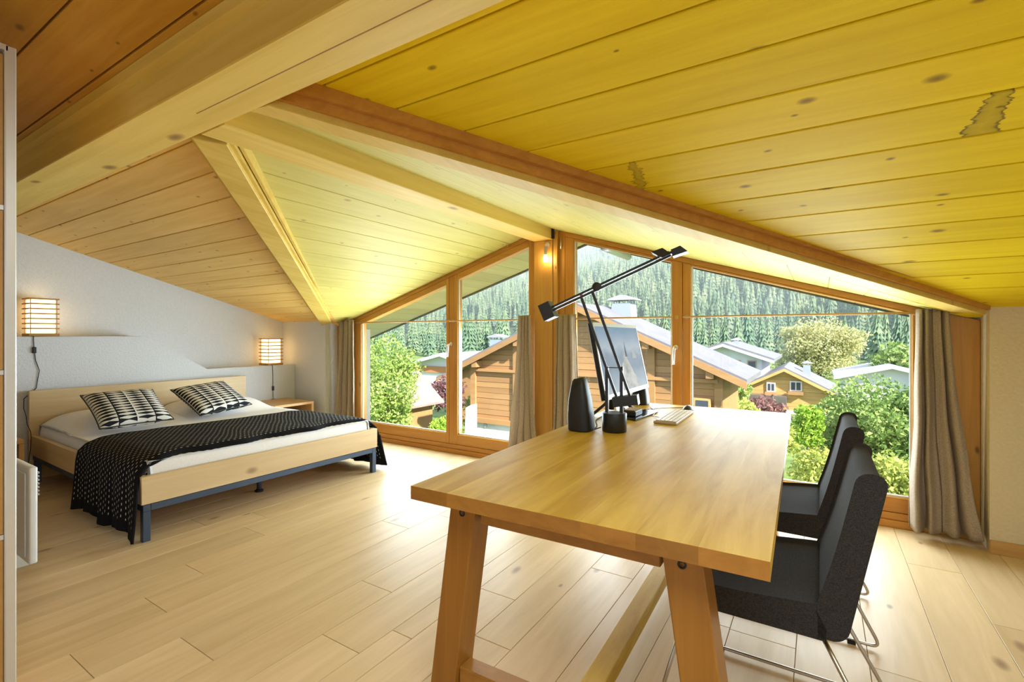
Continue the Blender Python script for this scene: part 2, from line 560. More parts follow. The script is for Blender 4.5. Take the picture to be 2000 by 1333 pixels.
# ------------------------------------------------------------------ roof geometry of the attic
S_MAIN = 0.296
def zmain(y): return 1.40 + S_MAIN * (3.80 - y)
RX, RZ, S_DORM = -2.15, 2.235, 0.305
def zdorm(x): return RZ - S_DORM * abs(x - RX)
def y_valley(x):               # where dormer and main ceiling meet
    return 3.80 - (zdorm(x) - 1.40) / S_MAIN
def x_valley(y, side):         # +1 right, -1 left
    z = zmain(y)
    return RX + side * max(0.0, (RZ - z) / S_DORM)
XL, XR = -5.96, 2.40           # left wall, right wall
YF, YW = 3.80, 3.98            # knee wall face, window face
YB, YRIDGE = -3.0, -1.40       # back wall, main ridge

# ------------------------------------------------------------------ floor
floor = struct(box('floor', XL - 0.1, XR + 0.1, YB - 0.1, 4.10, -0.12, -0.018, 'groove'))
xs = [2.40, 2.17, 1.94, 1.71, 1.48, 1.25, 1.04, 0.86, 0.63, 0.403, 0.16, -0.078, -0.32, -0.56, -0.80, -1.03, -1.205, -1.41, -1.52, -1.745, -1.957,
      -2.222, -2.47, -2.70, -2.90, -3.145, -3.36, -3.58, -3.80, -4.02, -4.24, -4.46, -4.68, -4.90, -5.12, -5.34, -5.56, -5.78, -5.96]
cuts = {-2.90: 1.281, -1.957: 1.675, -2.70: 1.017, -3.145: 1.73, -1.03: 2.42, -1.205: 1.62, -1.41: 1.935, -0.32: 2.23,
        -1.745: 1.288, -2.222: 0.963, -2.47: 0.682, -0.078: 3.0, 0.16: 2.26}
for i in range(len(xs) - 1):
    x1, x0 = xs[i], xs[i + 1]
    c = cuts.get(x0, random.uniform(0.6, 3.4))
    ys = [YB, c - 2.1, c, c + random.choice((1.9, 2.1, 1.6)), 3.99]
    ys = sorted(y for y in ys if YB <= y <= 3.99)
    yy = [ys[0]]
    for y in ys[1:]:
        if y - yy[-1] > 0.25:
            yy.append(y)
    yy[-1] = 3.99
    for a, b in zip(yy[:-1], yy[1:]):
        g = 0.0009
        box('plank', x0 + g, x1 - g, a + g, b - g, -0.016, 0.0, 'oak_floor', floor, bev=0.0012)

# ------------------------------------------------------------------ ceiling
ceiling = thing('ceiling', None, None, (0, 0, 0), kind='structure')

def slope_part(name, corners, mat):
    """backing board of one roof slope: corners in plan with z, thick upwards"""
    return prism(name, corners, (0, 0, 0.06), mat, ceiling)

BK = 0.016
def mainpt(x, y, dz=0.0): return (x, y, zmain(y) + dz)
def dormpt(x, y, dz=0.0): return (x, y, zdorm(x) + dz)

YV = 0.979
main_l = prism('main_slope', [mainpt(XL, YB + 1.6, BK), mainpt(RX, YB + 1.6, BK), mainpt(RX, YV, BK), mainpt(x_valley(3.98, -1), 3.98, BK), mainpt(XL, 3.98, BK)], (0, 0, 0.06), 'groove', ceiling)
main_r = prism('main_slope', [mainpt(RX, YB + 1.6, BK), mainpt(XR, YB + 1.6, BK), mainpt(XR, 3.98, BK), mainpt(x_valley(3.98, 1), 3.98, BK), mainpt(RX, YV, BK)], (0, 0, 0.06), 'groove', ceiling)
dorm_l = prism('dormer_slope', [dormpt(RX, YV, BK), dormpt(RX, 4.06, BK), dormpt(x_valley(3.98, -1), 4.06, BK), dormpt(x_valley(3.98, -1), 3.98, BK)], (0, 0, 0.06), 'groove', ceiling)
dorm_r = prism('dormer_slope', [dormpt(RX, YV, BK), dormpt(x_valley(3.98, 1), 3.98, BK), dormpt(x_valley(3.98, 1), 4.06, BK), dormpt(RX, 4.06, BK)], (0, 0, 0.06), 'groove', ceiling)
back_slope = prism('back_slope', [(XL, YRIDGE, zmain(YRIDGE)), (XR, YRIDGE, zmain(YRIDGE)), (XR, YB, zmain(YRIDGE) - 0.47), (XL, YB, zmain(YRIDGE) - 0.47)], (0, 0, 0.06), 'pine_x', ceiling)

def board(name, pts, parent, mat):
    return prism(name, pts, (0, 0, 0.014), mat, parent, bev=0.0022)

y = 1.36 - 0.1945 * 14
k = 0
G = 0.0034
while y < 3.97:
    y0, y1 = y + G, min(y + 0.1945 - G, 3.975)
    if y1 - y0 > 0.02:
        if y1 <= YV:
            # boards run the whole width before the dormer begins
            board('plank', [mainpt(XL, y0), mainpt(XR, y0), mainpt(XR, y1), mainpt(XL, y1)], main_l, 'pine_shaded')
        else:
            mt = 'pine_stain' if 1.90 < y < 2.12 else 'pine_x'
            board('plank', [mainpt(XL, y0), mainpt(x_valley(y0, -1), y0), mainpt(x_valley(y1, -1), y1), mainpt(XL, y1)], main_l, 'pine_lit')
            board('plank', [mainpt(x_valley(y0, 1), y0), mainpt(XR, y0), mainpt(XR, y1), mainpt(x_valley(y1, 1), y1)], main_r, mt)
    y += 0.1945
x = RX + 0.001
first = True
xd = [-2.15, -2.331, -2.531, -2.722, -2.925, -3.13, -3.33, -3.53, -3.73, -3.93, -4.13, -4.33, -4.53, -4.73, -4.93, -5.10]
for a, b in zip(xd[:-1], xd[1:]):
    xa, xb = a - 0.0026, b + 0.0026
    board('plank', [dormpt(xa, max(YV, y_valley(xa))), dormpt(xa, 4.055), dormpt(xb, 4.055), dormpt(xb, min(4.05, y_valley(xb)))], dorm_l, 'pine_y')
xd = [-2.15 + 0.2 * i for i in range(15)] + [0.82]
for a, b in zip(xd[:-1], xd[1:]):
    xa, xb = a + 0.0008, b - 0.0008
    board('plank', [dormpt(xb, min(4.05, y_valley(xb))), dormpt(xb, 4.055), dormpt(xa, 4.055), dormpt(xa, max(YV, y_valley(xa)))], dorm_r, 'pine_y')

# added roof window framing the fill light (outside the picture, above and right of the camera)
rw = thing('added_window', None, None, (0.55, 0.1, zmain(0.1)), kind='structure')
for (xa, xb, ya, yb) in ((-0.50, -0.42, -0.57, 0.77), (1.52, 1.60, -0.57, 0.77)):
    prism('frame_side', [mainpt(xa, ya, -0.04), mainpt(xb, ya, -0.04), mainpt(xb, yb, -0.04), mainpt(xa, yb, -0.04)], (0, 0, 0.039), 'larch_x', rw)
for (ya, yb) in ((-0.57, -0.49), (0.69, 0.77)):
    prism('frame_rail', [mainpt(-0.42, ya, -0.04), mainpt(1.52, ya, -0.04), mainpt(1.52, yb, -0.04), mainpt(-0.42, yb, -0.04)], (0, 0, 0.039), 'larch_x', rw)
prism('pane', [mainpt(-0.42, -0.49, -0.02), mainpt(1.52, -0.49, -0.02), mainpt(1.52, 0.69, -0.02), mainpt(-0.42, 0.69, -0.02)], (0, 0, 0.01), 'white_metal', rw)

# ------------------------------------------------------------------ roof beams
BZ = 2.107
cb = thing('cross_beam', 'massive pale timber beam crossing the room overhead, upper left of the picture', 'beam', (-1.8, 0.94, BZ))
box('beam', XL, XR, 0.83, 1.05, BZ, 2.33, 'beam_x', cb, bev=0.004)
prism('trim_strip', [(XL, 0.80, zmain(0.80) - 0.002), (XL, 0.83, zmain(0.83) - 0.002), (XL, 0.83, zmain(0.83) - 0.045), (XL, 0.80, zmain(0.80) - 0.045)], (XR - XL, 0, 0), 'beam_x', cb)
prism('trim_strip', [(XL, 1.05, zmain(1.05) - 0.002), (XL, 1.075, zmain(1.075) - 0.002), (XL, 1.075, zmain(1.075) - 0.03), (XL, 1.05, zmain(1.05) - 0.03)], (RX - 0.25 - XL, 0, 0), 'beam_x', cb)
box('seam', -2.05, XR, 0.944, 0.9475, BZ - 0.0006, BZ + 0.01, 'groove', cb)
rb = thing('ridge_beam', 'square ridge beam running from the cross beam to the post between the windows', 'beam', (RX, 2.5, BZ))
box('beam', -2.25, -2.057, 1.052, 3.978, BZ, 2.26, 'beam_y', rb, bev=0.004)

def valley_beam(name, label, o0, o1, wid, side):
    """o0,o1: outer bottom edge (against the main slope), wid: offset towards the dormer"""
    t = thing(name, label, 'beam', o1)
    d = Vector((o1[0] - o0[0], o1[1] - o0[1], 0)).normalized()
    nrm = Vector((-d.y, d.x, 0)) * side
    h = Vector((0, 0, 0.14))
    a0, a1 = Vector(o0), Vector(o1)
    ext = (a1 - a0) / (a1.y - a0.y)
    a1 = a1 + ext * 0.0
    b0, b1 = a0 + nrm * wid, a1 + nrm * wid
    b0 = b0 - ext * (b0.y - 1.051)
    b1 = b1 - ext * (b1.y - a1.y)
    if abs(b0.x - RX) < 0.105:      # butt against the ridge beam
        b0 = b0 + ext * 0.115
    hexa('beam', [a0, a1, b1, b0, a0 + h, a1 + h, b1 + h, b0 + h], 'beam_y', t, bev=0.003)
    # stepped trim against the main slope
    for w0, w1, z0 in ((0.0, 0.022, 0.028), (0.022, 0.05, 0.066)):
        c0, c1 = a0 - nrm * w0, a1 - nrm * w0
        e0, e1 = a0 - nrm * w1, a1 - nrm * w1
        up = Vector((0, 0, z0)); tp = Vector((0, 0, 0.13))
        hexa('trim_strip', [c0 + up, c1 + up, e1 + up, e0 + up, c0 + tp, c1 + tp, e1 + tp, e0 + tp], 'beam_y' if side < 0 else 'larch_x', t)  # right beam's trim is orange: its side's shade put into the colour
    # thin double strip on the dormer side
    for w0, w1, z0 in ((wid, wid + 0.018, 0.022), (wid + 0.026, wid + 0.042, 0.04)):
        if side > 0:
            continue
        c0, c1 = a0 + nrm * w0, a1 + nrm * w0
        e0, e1 = a0 + nrm * w1, a1 + nrm * w1
        c0 = c0 + ext * ((-2.252 - c0.x) / ext.x)
        e0 = e0 + ext * ((-2.252 - e0.x) / ext.x)
        up = Vector((0, 0, z0)); tp = Vector((0, 0, 0.12))
        hexa('trim_strip', [c0 + up, c1 + up, e1 + up, e0 + up, c0 + tp, c1 + tp, e1 + tp, e0 + tp], 'beam_y', t)
    return t

valley_beam('valley_beam', 'sloping timber beam running down to the low white wall right of the windows', (-1.742, 1.052, 2.104), (0.805, 3.79, 1.357), 0.115, 1)
valley_beam('valley_beam', 'sloping timber beam running down to the wall corner behind the bed', (-2.321, 1.052, 2.104), (-5.15, 3.79, 1.352), 0.13, -1)

# ------------------------------------------------------------------ walls
def wall_poly(name, pts, vec, mat='wall'):
    return struct(prism(name, pts, vec, mat))

wl = wall_poly('wall_left', [(XL, 4.0, -0.02), (XL, 4.0, zmain(4.0) + 0.05), (XL, YRIDGE, zmain(YRIDGE) + 0.05), (XL, YB, zmain(YRIDGE) - 0.42), (XL, YB, -0.02)], (-0.15, 0, 0))
LX = -5.70
# plastered ledge along the foot of the left wall: tall near the wardrobe, dropping to a lower shelf
led = prism('ledge', [(LX, 0.0, 0.0), (LX, 0.0, 1.225), (LX, 2.13, 1.225), (LX, 2.737, 0.856), (LX, 3.799, 0.856), (LX, 3.799, 0.0)], (XL - LX, 0, 0), 'wall', wl, bev=0.004)
wall_poly('wall_front_left', [(XL, YF, -0.02), (-5.095, YF, -0.02), (-5.095, YF, zmain(YF) + 0.03), (XL, YF, zmain(YF) + 0.03)], (0, 0.40, 0))
wall_poly('wall_front_right', [(0.822, YF, -0.02), (XR, YF, -0.02), (XR, YF, zmain(YF) + 0.03), (0.822, YF, zmain(YF) + 0.03)], (0, 0.40, 0), 'wall_shaded')
wall_poly('wall_right', [(XR, 4.0, -0.02), (XR, 4.0, zmain(4.0) + 0.05), (XR, YRIDGE, zmain(YRIDGE) + 0.05), (XR, YB, zmain(YRIDGE) - 0.42), (XR, YB, -0.02)], (0.15, 0, 0))
# back wall with an added, unseen opening that lets in fill light (behind the camera)
zb = zmain(YRIDGE) - 0.42
wb = struct(box('wall_back', XL, -1.6, YB - 0.15, YB, -0.02, zb, 'wall'))
box('wall_piece', -0.4, XR, YB - 0.15, YB, -0.02, zb, 'wall', wb)
box('wall_piece', -1.6, -0.4, YB - 0.15, YB, 2.1, zb, 'wall', wb)
bb = struct(box('baseboard_right', 0.822, XR, YF - 0.016, YF, 0.0, 0.075, 'baseboard', bev=0.002))
struct(box('baseboard_front', -5.69, -5.095, YF - 0.014, YF, 0.0, 0.07, 'baseboard', bev=0.002))
struct(box('baseboard_left', LX, LX + 0.014, 0.0, 3.78, 0.0, 0.12, 'baseboard', bev=0.002))

# ------------------------------------------------------------------ posts of the gable
pt = thing('timber_post', 'square knotty timber post between the two windows carrying the ridge beam', 'post', (-2.15, 3.95, 0))
box('post', -2.25, -2.057, 3.945, 4.10, 0.0, BZ - 0.001, 'post', pt, bev=0.004)
box('fillet_board', -2.055, -2.012, 3.955, 4.10, 0.0, 2.185, 'post', pt, bev=0.003)
box('notch_block', -2.056, -2.040, 3.925, 3.954, 2.115, 2.235, 'black', pt)
box('rear_board', -2.011, -1.950, 3.985, 4.10, 0.0, 2.18, 'larch_z', pt, bev=0.002)
tag(hexa('timber_post', [(0.545, 3.975, 0), (0.82, 3.975, 0), (0.82, 4.10, 0), (0.545, 4.10, 0), (0.545, 3.975, zdorm(0.545)), (0.82, 3.975, zdorm(0.82)), (0.82, 4.10, zdorm(0.82)), (0.545, 4.10, zdorm(0.545))], 'post', None, bev=0.003),
    'broad timber post behind the curtain right of the windows', 'post')
tag(hexa('timber_post', [(-5.094, 3.975, 0), (-4.80, 3.975, 0), (-4.80, 4.10, 0), (-5.094, 4.10, 0), (-5.094, 3.975, zdorm(-5.094)), (-4.80, 3.975, zdorm(-4.80)), (-4.80, 4.10, zdorm(-4.80)), (-5.094, 4.10, zdorm(-5.094))], 'post', None, bev=0.003),
    'timber post behind the curtain near the bed', 'post')

# ------------------------------------------------------------------ windows
def win_handle(x, z, parent):
    h = tube('handle', fillet([(x, 3.978, z + 0.05), (x, 3.93, z + 0.05), (x - 0.004, 3.925, z - 0.085)], 0.02), 0.0095, 'handle', parent, 10)
    lathe('handle_rosette', [(0.019, 0), (0.019, 0.008), (0.012, 0.012)], 'handle', h, 16, (x, 3.9795, z + 0.05), (0, -1, 0))

def window(name, x0, x1, sashes, btm, ztop_in, mull, handle_x, hz):
    """sashes: list of glass x ranges; ztop_in(x): slanted glass top; x0,x1: outer frame"""
    w = thing(name, None, None, ((x0 + x1) / 2, 4.0, 0), kind='structure')
    y0, y1 = 3.980, 4.065
    # outer frame pieces
    def slant(xa, xb, nm, lo, hi, ya, yb, mt='larch_x'):
        return hexa(nm, [(xa, ya, lo(xa)), (xb, ya, lo(xb)), (xb, yb, lo(xb)), (xa, yb, lo(xa)),
                         (xa, ya, hi(xa)), (xb, ya, hi(xb)), (xb, yb, hi(xb)), (xa, yb, hi(xa))], mt, w, bev=0.002)
    fr = lambda x: zdorm(x) - 0.001
    fi = lambda x: zdorm(x) - 0.042
    slant(x0, x1, 'head_frame', fi, fr, y0, 4.135)
    box('threshold', x0, x1, 3.955, 4.09, 0.0, 0.045, 'larch_x', w, bev=0.003)
    box('sill_frame', x0, x1, 3.972, 4.08, 0.046, 0.09, 'larch_x', w, bev=0.003)
    for i, (ga, gb, sa, sb) in enumerate(sashes):
        zi = lambda x: ztop_in(x)
        # sash: stiles, bottom rail, slanted top rail
        hexa('stile', [(sa, y0, 0.092), (ga, y0, 0.092), (ga, y1, 0.092), (sa, y1, 0.092),
                       (sa, y0, fi(sa) - 0.002), (ga, y0, fi(ga) - 0.002), (ga, y1, fi(ga) - 0.002), (sa, y1, fi(sa) - 0.002)], 'larch_z', w, bev=0.003)
        hexa('stile', [(gb, y0, 0.092), (sb, y0, 0.092), (sb, y1, 0.092), (gb, y1, 0.092),
                       (gb, y0, fi(gb) - 0.002), (sb, y0, fi(sb) - 0.002), (sb, y1, fi(sb) - 0.002), (gb, y1, fi(gb) - 0.002)], 'larch_z', w, bev=0.003)
        box('bottom_rail', ga + 0.0005, gb - 0.0005, y0 + 0.001, y1, 0.092, btm, 'larch_x', w, bev=0.003)
        slant(ga + 0.0005, gb - 0.0005, 'top_rail', lambda x: zi(x), lambda x: fi(x) - 0.002, y0 + 0.001, y1)
        # pale glazing bead and pane
        g = 0.012
        hexa('pane', [(ga - g, 4.020, btm - g), (gb + g, 4.020, btm - g), (gb + g, 4.028, btm - g), (ga - g, 4.028, btm - g),
                      (ga - g, 4.020, zi(ga) + g), (gb + g, 4.020, zi(gb) + g), (gb + g, 4.028, zi(gb) + g), (ga - g, 4.028, zi(ga) + g)], 'glass', w)
        bw = 0.012
        box('glazing_bead', ga, gb, y0 + 0.018, y0 + 0.03, btm, btm + bw, 'white_metal', w)
        for xa, xb in ((ga, ga + bw), (gb - bw, gb)):
            hexa('glazing_bead', [(xa, y0 + 0.018, btm), (xb, y0 + 0.018, btm), (xb, y0 + 0.03, btm), (xa, y0 + 0.03, btm),
                                  (xa, y0 + 0.018, zi(xa)), (xb, y0 + 0.018, zi(xb)), (xb, y0 + 0.03, zi(xb)), (xa, y0 + 0.03, zi(xa))], 'white_metal', w)
    win_handle(handle_x, hz, w)
    return w

wt1 = lambda x: 1.408 + 0.3037 * (x + 4.512)
w1 = window('window_1', -4.795, -2.252, [(-4.665, -3.341, -4.79, -3.300), (-3.189, -2.325, -3.296, -2.255)], 0.197, wt1, -3.30, -3.268, 1.09)
wt2 = lambda x: 2.078 - 0.2985 * (x + 1.852)
w2 = window('window_2', -1.948, 0.543, [(-1.862, -0.999, -1.945, -0.918), (-0.854, 0.502, -0.914, 0.54)], 0.190, wt2, -0.916, -0.967, 1.09)
for (hx, hz_) in ((-1.985, 2.07),):
    tube('hinge', [(hx, 3.975, hz_ - 0.05), (hx, 3.975, hz_ + 0.05)], 0.006, 'handle', w2, 8)

# ------------------------------------------------------------------ curtain rods, curtains, hooks, bulb
def rod(x0, x1, label, rings):
    t = thing('curtain_rod', label, 'curtain rod', ((x0 + x1) / 2, 3.945, 1.38), group='thin wooden curtain rods')
    tube('rod', [(x0, 3.945, 1.381), (x1, 3.945, 1.381)], 0.0075, 'rod', t, 10)
    for rx in rings:
        lathe('bracket', [(0.017, 0), (0.017, 0.005), (0.008, 0.009), (0.008, 0.026)], 'rod', t, 14, (rx, 3.9795, 1.381), (0, -1, 0))
    return t
rod(-4.72, -3.285, 'thin wooden curtain rod across the window pane nearest the bed', [-3.30])
rod(-3.262, -2.30, 'thin wooden curtain rod across the pane just left of the timber post', [-3.245])
rod(-1.86, -0.985, 'thin wooden curtain rod behind the desk lamp', [-0.962])
rod(-0.905, 0.60, 'thin wooden curtain rod across the widest pane at right', [-0.885, 0.52])

def curtain(name, label, xt, xb, zt, zb, folds, yc, at, ab, seed, lift=0.0, ybot=0.0):
    rnd = random.Random(seed)
    ph = rnd.random() * 6
    fr = [rnd.uniform(0.8, 1.25) for _ in range(6)]
    def fn(u, v):
        e = v ** 1.5
        xa = xt[0] + (xt[1] - xt[0]) * u
        xbb = xb[0] + (xb[1] - xb[0]) * u
        xx = xa + (xbb - xa) * e
        amp = at + (ab - at) * v
        w = math.sin(2 * math.pi * folds * (u + 0.035 * math.sin(5 * u + ph)) + ph) * (0.75 + 0.25 * math.sin(9 * u * fr[0] + ph))
        w += 0.22 * math.sin(2 * math.pi * folds * 2.3 * u + 1.3 * ph + v * 2)
        yy = yc + ybot * v + amp * w
        xx += 0.006 * math.sin(13 * v + 7 * u + ph) * v + 0.25 * amp * math.cos(2 * math.pi * folds * u + ph)
        zz = zt + (zb - zt) * v + lift * (u if lift > 0 else (1 - u)) * v * abs(1) + 0.008 * math.sin(2 * math.pi * folds * u) * v
        yy += 0.004 * mnoise.noise(Vector((u * 9, v * 22, seed)))
        return (xx, yy, zz)
    o = grid_mesh(name, fn, 110, 40, 'linen', None, thick=0.004)
    return tag(o, label, 'curtain', 'linen curtains at the gable windows')

curtain('linen_curtain', 'pale linen curtain at the window edge beside the bed', (-4.915, -4.67), (-5.03, -4.63), 1.415, 0.055, 3.6, 3.880, 0.028, 0.045, 3)
curtain('linen_curtain', 'beige linen curtain hanging left of the central timber post', (-2.37, -2.245), (-2.50, -2.17), 1.418, 0.06, 3.4, 3.875, 0.020, 0.042, 11)
curtain('linen_curtain', 'beige linen curtain right of the central post, behind the black speaker', (-1.985, -1.795), (-2.035, -1.70), 1.420, 0.06, 3.6, 3.885, 0.020, 0.040, 23)
curtain('linen_curtain', 'full-length beige linen curtain at the right end of the windows', (0.50, 0.665), (0.452, 0.81), 1.400, 0.055, 4.4, 3.878, 0.030, 0.062, 31, ybot=-0.03)

def hook(x, z, label):
    t = thing('ceiling_hook', label, 'hook', (x, 3.95, z))
    tube('hook', fillet([(x, 3.94, z + 0.045), (x, 3.94, z), (x + 0.014, 3.94, z - 0.012), (x + 0.022, 3.94, z + 0.006)], 0.01), 0.0035, 'brass', t, 8)
    lathe('hook_plate', [(0.011, 0), (0.011, 0.006)], 'brass', t, 12, (x, 3.94, z + 0.035))
hook(-2.552, 2.100, 'small brass hook at the ceiling left of the ridge beam')
hook(-1.70, 2.085, 'small brass hook at the ceiling right of the ridge beam')

bl = thing('bare_bulb_lamp', 'glowing bare bulb in a small metal socket high on the timber post', 'lamp', (-2.10, 3.90, 1.93))
lathe('ceiling_rose', [(0.022, 0), (0.020, 0.014), (0.008, 0.02)], 'handle', bl, 16, (-2.10, 3.9445, 2.066), (0, -1, 0))
tube('arm', fillet([(-2.10, 3.93, 2.066), (-2.10, 3.895, 2.066), (-2.10, 3.895, 2.04)], 0.012), 0.006, 'handle', bl, 8)
lathe('socket', [(0.013, 0), (0.014, 0.05), (0.012, 0.075), (0.006, 0.08)], 'grey', bl, 16, (-2.10, 3.895, 1.965))
lathe('bulb', [(0.004, -0.034), (0.017, -0.028), (0.023, -0.012), (0.022, 0.004), (0.014, 0.022), (0.011, 0.034)], 'bulb', bl, 18, (-2.10, 3.895, 1.932))

# ------------------------------------------------------------------ roof overhang outside the gable
oh = thing('trim_1', None, None, (RX, 4.5, RZ), kind='structure')
M['soffit'] = wood('soffit_boards', (0.66, 0.60, 0.36), (0.54, 0.48, 0.27), 'Y', 24, rough=0.7, vary=0.1)
M['fascia'] = plain('dark_roof_edge', (0.10, 0.09, 0.08), 0.7)
M['gutter'] = plain('zinc_gutter', (0.62, 0.68, 0.78), 0.35, 0.5)
YO = 4.92
for s_ in (-1, 1):
    for i in range(17 if s_ < 0 else 16):
        a = RX + s_ * (0.2 * i) + s_ * 0.002
        b = RX + s_ * (0.2 * (i + 1)) - s_ * 0.002
        o1 = prism('plank', [dormpt(a, 4.14, 0.0), dormpt(a, YO, 0.0), dormpt(b, YO, 0.0), dormpt(b, 4.14, 0.0)], (0, 0, 0.02), 'soffit', oh, bev=0.002)
    e = RX + s_ * 3.5
    prism('roof_edge', [dormpt(RX, YO, -0.015), dormpt(e, YO, -0.015), dormpt(e, YO, 0.17), dormpt(RX, YO, 0.17)], (0, 0.04, 0), 'fascia', oh)
    prism('roof_deck', [dormpt(RX, 4.0, 0.10), dormpt(e, 4.0, 0.10), dormpt(e, YO, 0.10), dormpt(RX, YO, 0.10)], (0, 0, 0.05), 'fascia', oh)
tube('purlin_end', [(-1.62, 4.1, 2.02), (-1.62, 4.75, 2.02)], 0.035, 'gutter', oh, 12)
# white outer walls beside and above the glazing
wo = struct(box('wall_outside', -6.1, -4.745, 4.102, 4.195, -5.2, 1.30, 'white_render'))
hexa('wall_piece', [(0.56, 4.21, -5.2), (2.5, 4.21, -5.2), (2.5, 4.40, -5.2), (0.56, 4.40, -5.2), (0.56, 4.21, 1.30), (2.5, 4.21, 1.1), (2.5, 4.40, 1.1), (0.56, 4.40, 1.30)], 'white_render', wo)
box('wall_piece', -4.744, 0.559, 4.12, 4.40, -5.2, -0.03, 'white_render', wo)

# ------------------------------------------------------------------ wardrobe and heater on the left
wd = thing('wardrobe', 'tall oak-veneer sliding wardrobe with aluminium strips at the left edge', 'wardrobe', (-2.6, -0.4, 0))
WX = -2.27
box('carcass', WX - 0.62, WX - 0.036, -1.35, 0.470, 0.0, 2.19, 'wardrobe', wd)
zs = [0.03, 0.576, 1.121, 1.667, 2.185]
for a, b in zip(zs[:-1], zs[1:]):
    for ya, yb in ((-0.43, 0.462), (-1.33, -0.46)):
        box('door_panel', WX - 0.034, WX - 0.014, ya, yb, a + 0.009, b - 0.009, 'wardrobe', wd, bev=0.001)
for z in zs[1:-1]:
    box('aluminium_strip', WX - 0.034, WX - 0.010, -1.33, 0.462, z - 0.008, z + 0.008, 'alu', wd)
box('top_rail', WX - 0.06, WX, -1.35, 0.47, 2.186, 2.205, 'alu', wd)
box('bottom_rail', WX - 0.06, WX, -1.35, 0.47, 0.0, 0.028, 'alu', wd)
box('aluminium_stile', WX - 0.035, WX, 0.463, 0.491, 0.0, 2.205, 'alu', wd, bev=0.003)
box('aluminium_stile', WX - 0.034, WX, -0.459, -0.431, 0.03, 2.184, 'alu', wd, bev=0.003)

ht = thing('panel_heater', 'white electric panel heater peeking out behind the wardrobe', 'heater', (-3.66, 0.775, 0))
box('casing', -4.02, -3.30, 0.757, 0.79, 0.104, 0.585, 'white_metal', ht, bev=0.008, seg=3)
box('front_panel', -3.99, -3.335, 0.749, 0.756, 0.135, 0.555, 'white_metal', ht, bev=0.003)
for i in range(7):
    box('vent_rib', -3.40, -3.305, 0.7905, 0.797, 0.44 + i * 0.018, 0.448 + i * 0.018, 'grey', ht)
for fx in (-3.90, -3.62):
    box('foot', fx - 0.02, fx + 0.02, 0.72, 0.83, 0.0, 0.103, 'white_metal', ht, bev=0.004)

# ------------------------------------------------------------------ bed
BX0, BX1, BY0, BY1 = -5.655, -3.39, 1.285, 3.085
bed = thing('double_bed', 'low oak double bed on a dark steel frame with white sheet', 'bed', ((BX0 + BX1) / 2, (BY0 + BY1) / 2, 0))
box('headboard', BX0, BX0 + 0.04, BY0 - 0.01, BY1 + 0.01, 0.14, 0.765, 'oak_bed_y', bed, bev=0.003)
box('foot_rail', BX1 - 0.04, BX1, BY0, BY1, 0.225, 0.392, 'oak_bed_y', bed, bev=0.003)
box('side_rail', BX0 + 0.041, BX1 - 0.041, BY0, BY0 + 0.035, 0.225, 0.392, 'oak_bed_x', bed, bev=0.003)
box('side_rail', BX0 + 0.041, BX1 - 0.041, BY1 - 0.035, BY1, 0.225, 0.392, 'oak_bed_x', bed, bev=0.003)
SF = 0.04
for y0 in (BY0 + 0.01, BY1 - SF - 0.01):
    box('steel_rail', BX0 + 0.05, BX1 - 0.006, y0, y0 + SF, 0.182, 0.222, 'steel', bed, bev=0.002)
for x0 in (BX1 - SF - 0.006, BX0 + 0.05):
    box('steel_rail', x0, x0 + SF, BY0 + SF + 0.011, BY1 - SF - 0.011, 0.182, 0.222, 'steel', bed, bev=0.002)
for x0 in (BX1 - SF - 0.006, BX0 + 0.08):
    for y0 in (BY0 + 0.01, BY1 - SF - 0.01):
        box('leg', x0, x0 + SF, y0, y0 + SF, 0.0, 0.181, 'steel', bed, bev=0.002)
tube('centre_leg', [(-3.75, 2.2, 0.02), (-3.75, 2.2, 0.19)], 0.018, 'steel', bed, 12)
lathe('centre_leg_foot', [(0.032, 0), (0.032, 0.012), (0.018, 0.022)], 'rubber', bed, 14, (-3.75, 2.2, 0))
box('slat_base', BX0 + 0.06, BX1 - 0.05, BY0 + 0.05, BY1 - 0.05, 0.225, 0.27, 'nightstand', bed)

def mat_top(x, y):
    z = 0.468
    # pillows under the sheet at the head end
    t = max(0.0, min(1.0, (-4.78 - x) / 0.35)); t = t * t * (3 - 2 * t)
    for yc in (1.76, 2.60):
        dy = (y - yc) / 0.42
        z += 0.125 * t * max(0.0, 1 - dy ** 4) * (1 - 0.25 * max(0.0, (-5.35 - x) / 0.25))
    z += 0.006 * mnoise.noise(Vector((x * 3, y * 3, 1.0)))
    return z
def mattress_fn(u, v):
    x0, x1, y0, y1 = BX0 + 0.05, BX1 - 0.045, BY0 + 0.045, BY1 - 0.045
    # spend parameter on a rounded rim
    def rim(t):
        if t < 0.12: return 0.0, t / 0.12
        if t > 0.88: return 1.0, (1 - t) / 0.12
        return (t - 0.12) / 0.76, 1.0
    a, ra = rim(u); b, rb = rim(v)
    h = min(ra, rb)
    x = x0 + (x1 - x0) * a; y = y0 + (y1 - y0) * b
    hh = h
    ins = 0.05 * (1 - math.cos(min(1, hh) * math.pi / 2))
    cx = (x - (x0 + x1) / 2); cy = (y - (y0 + y1) / 2)
    if ra < 1: x -= math.copysign(0.05 * (1 - math.sqrt(max(0, 1 - ra * ra))), cx)
    if rb < 1: y -= math.copysign(0.05 * (1 - math.sqrt(max(0, 1 - rb * rb))), cy)
    if ra >= 1 and (a <= 0 or a >= 1): x -= math.copysign(0.05, cx)
    if rb >= 1 and (b <= 0 or b >= 1): y -= math.copysign(0.05, cy)
    zt = mat_top(x, y)
    z = 0.28 + (zt - 0.28) * math.sin(h * math.pi / 2)
    if ra < 1 and a == 1.0 or (a > 0.93):
        z += 0.004 * math.sin(y * 120) * (1 - 0.5 * h)
    return (x, y, z)
grid_mesh('mattress', mattress_fn, 90, 90, 'sheet', bed)
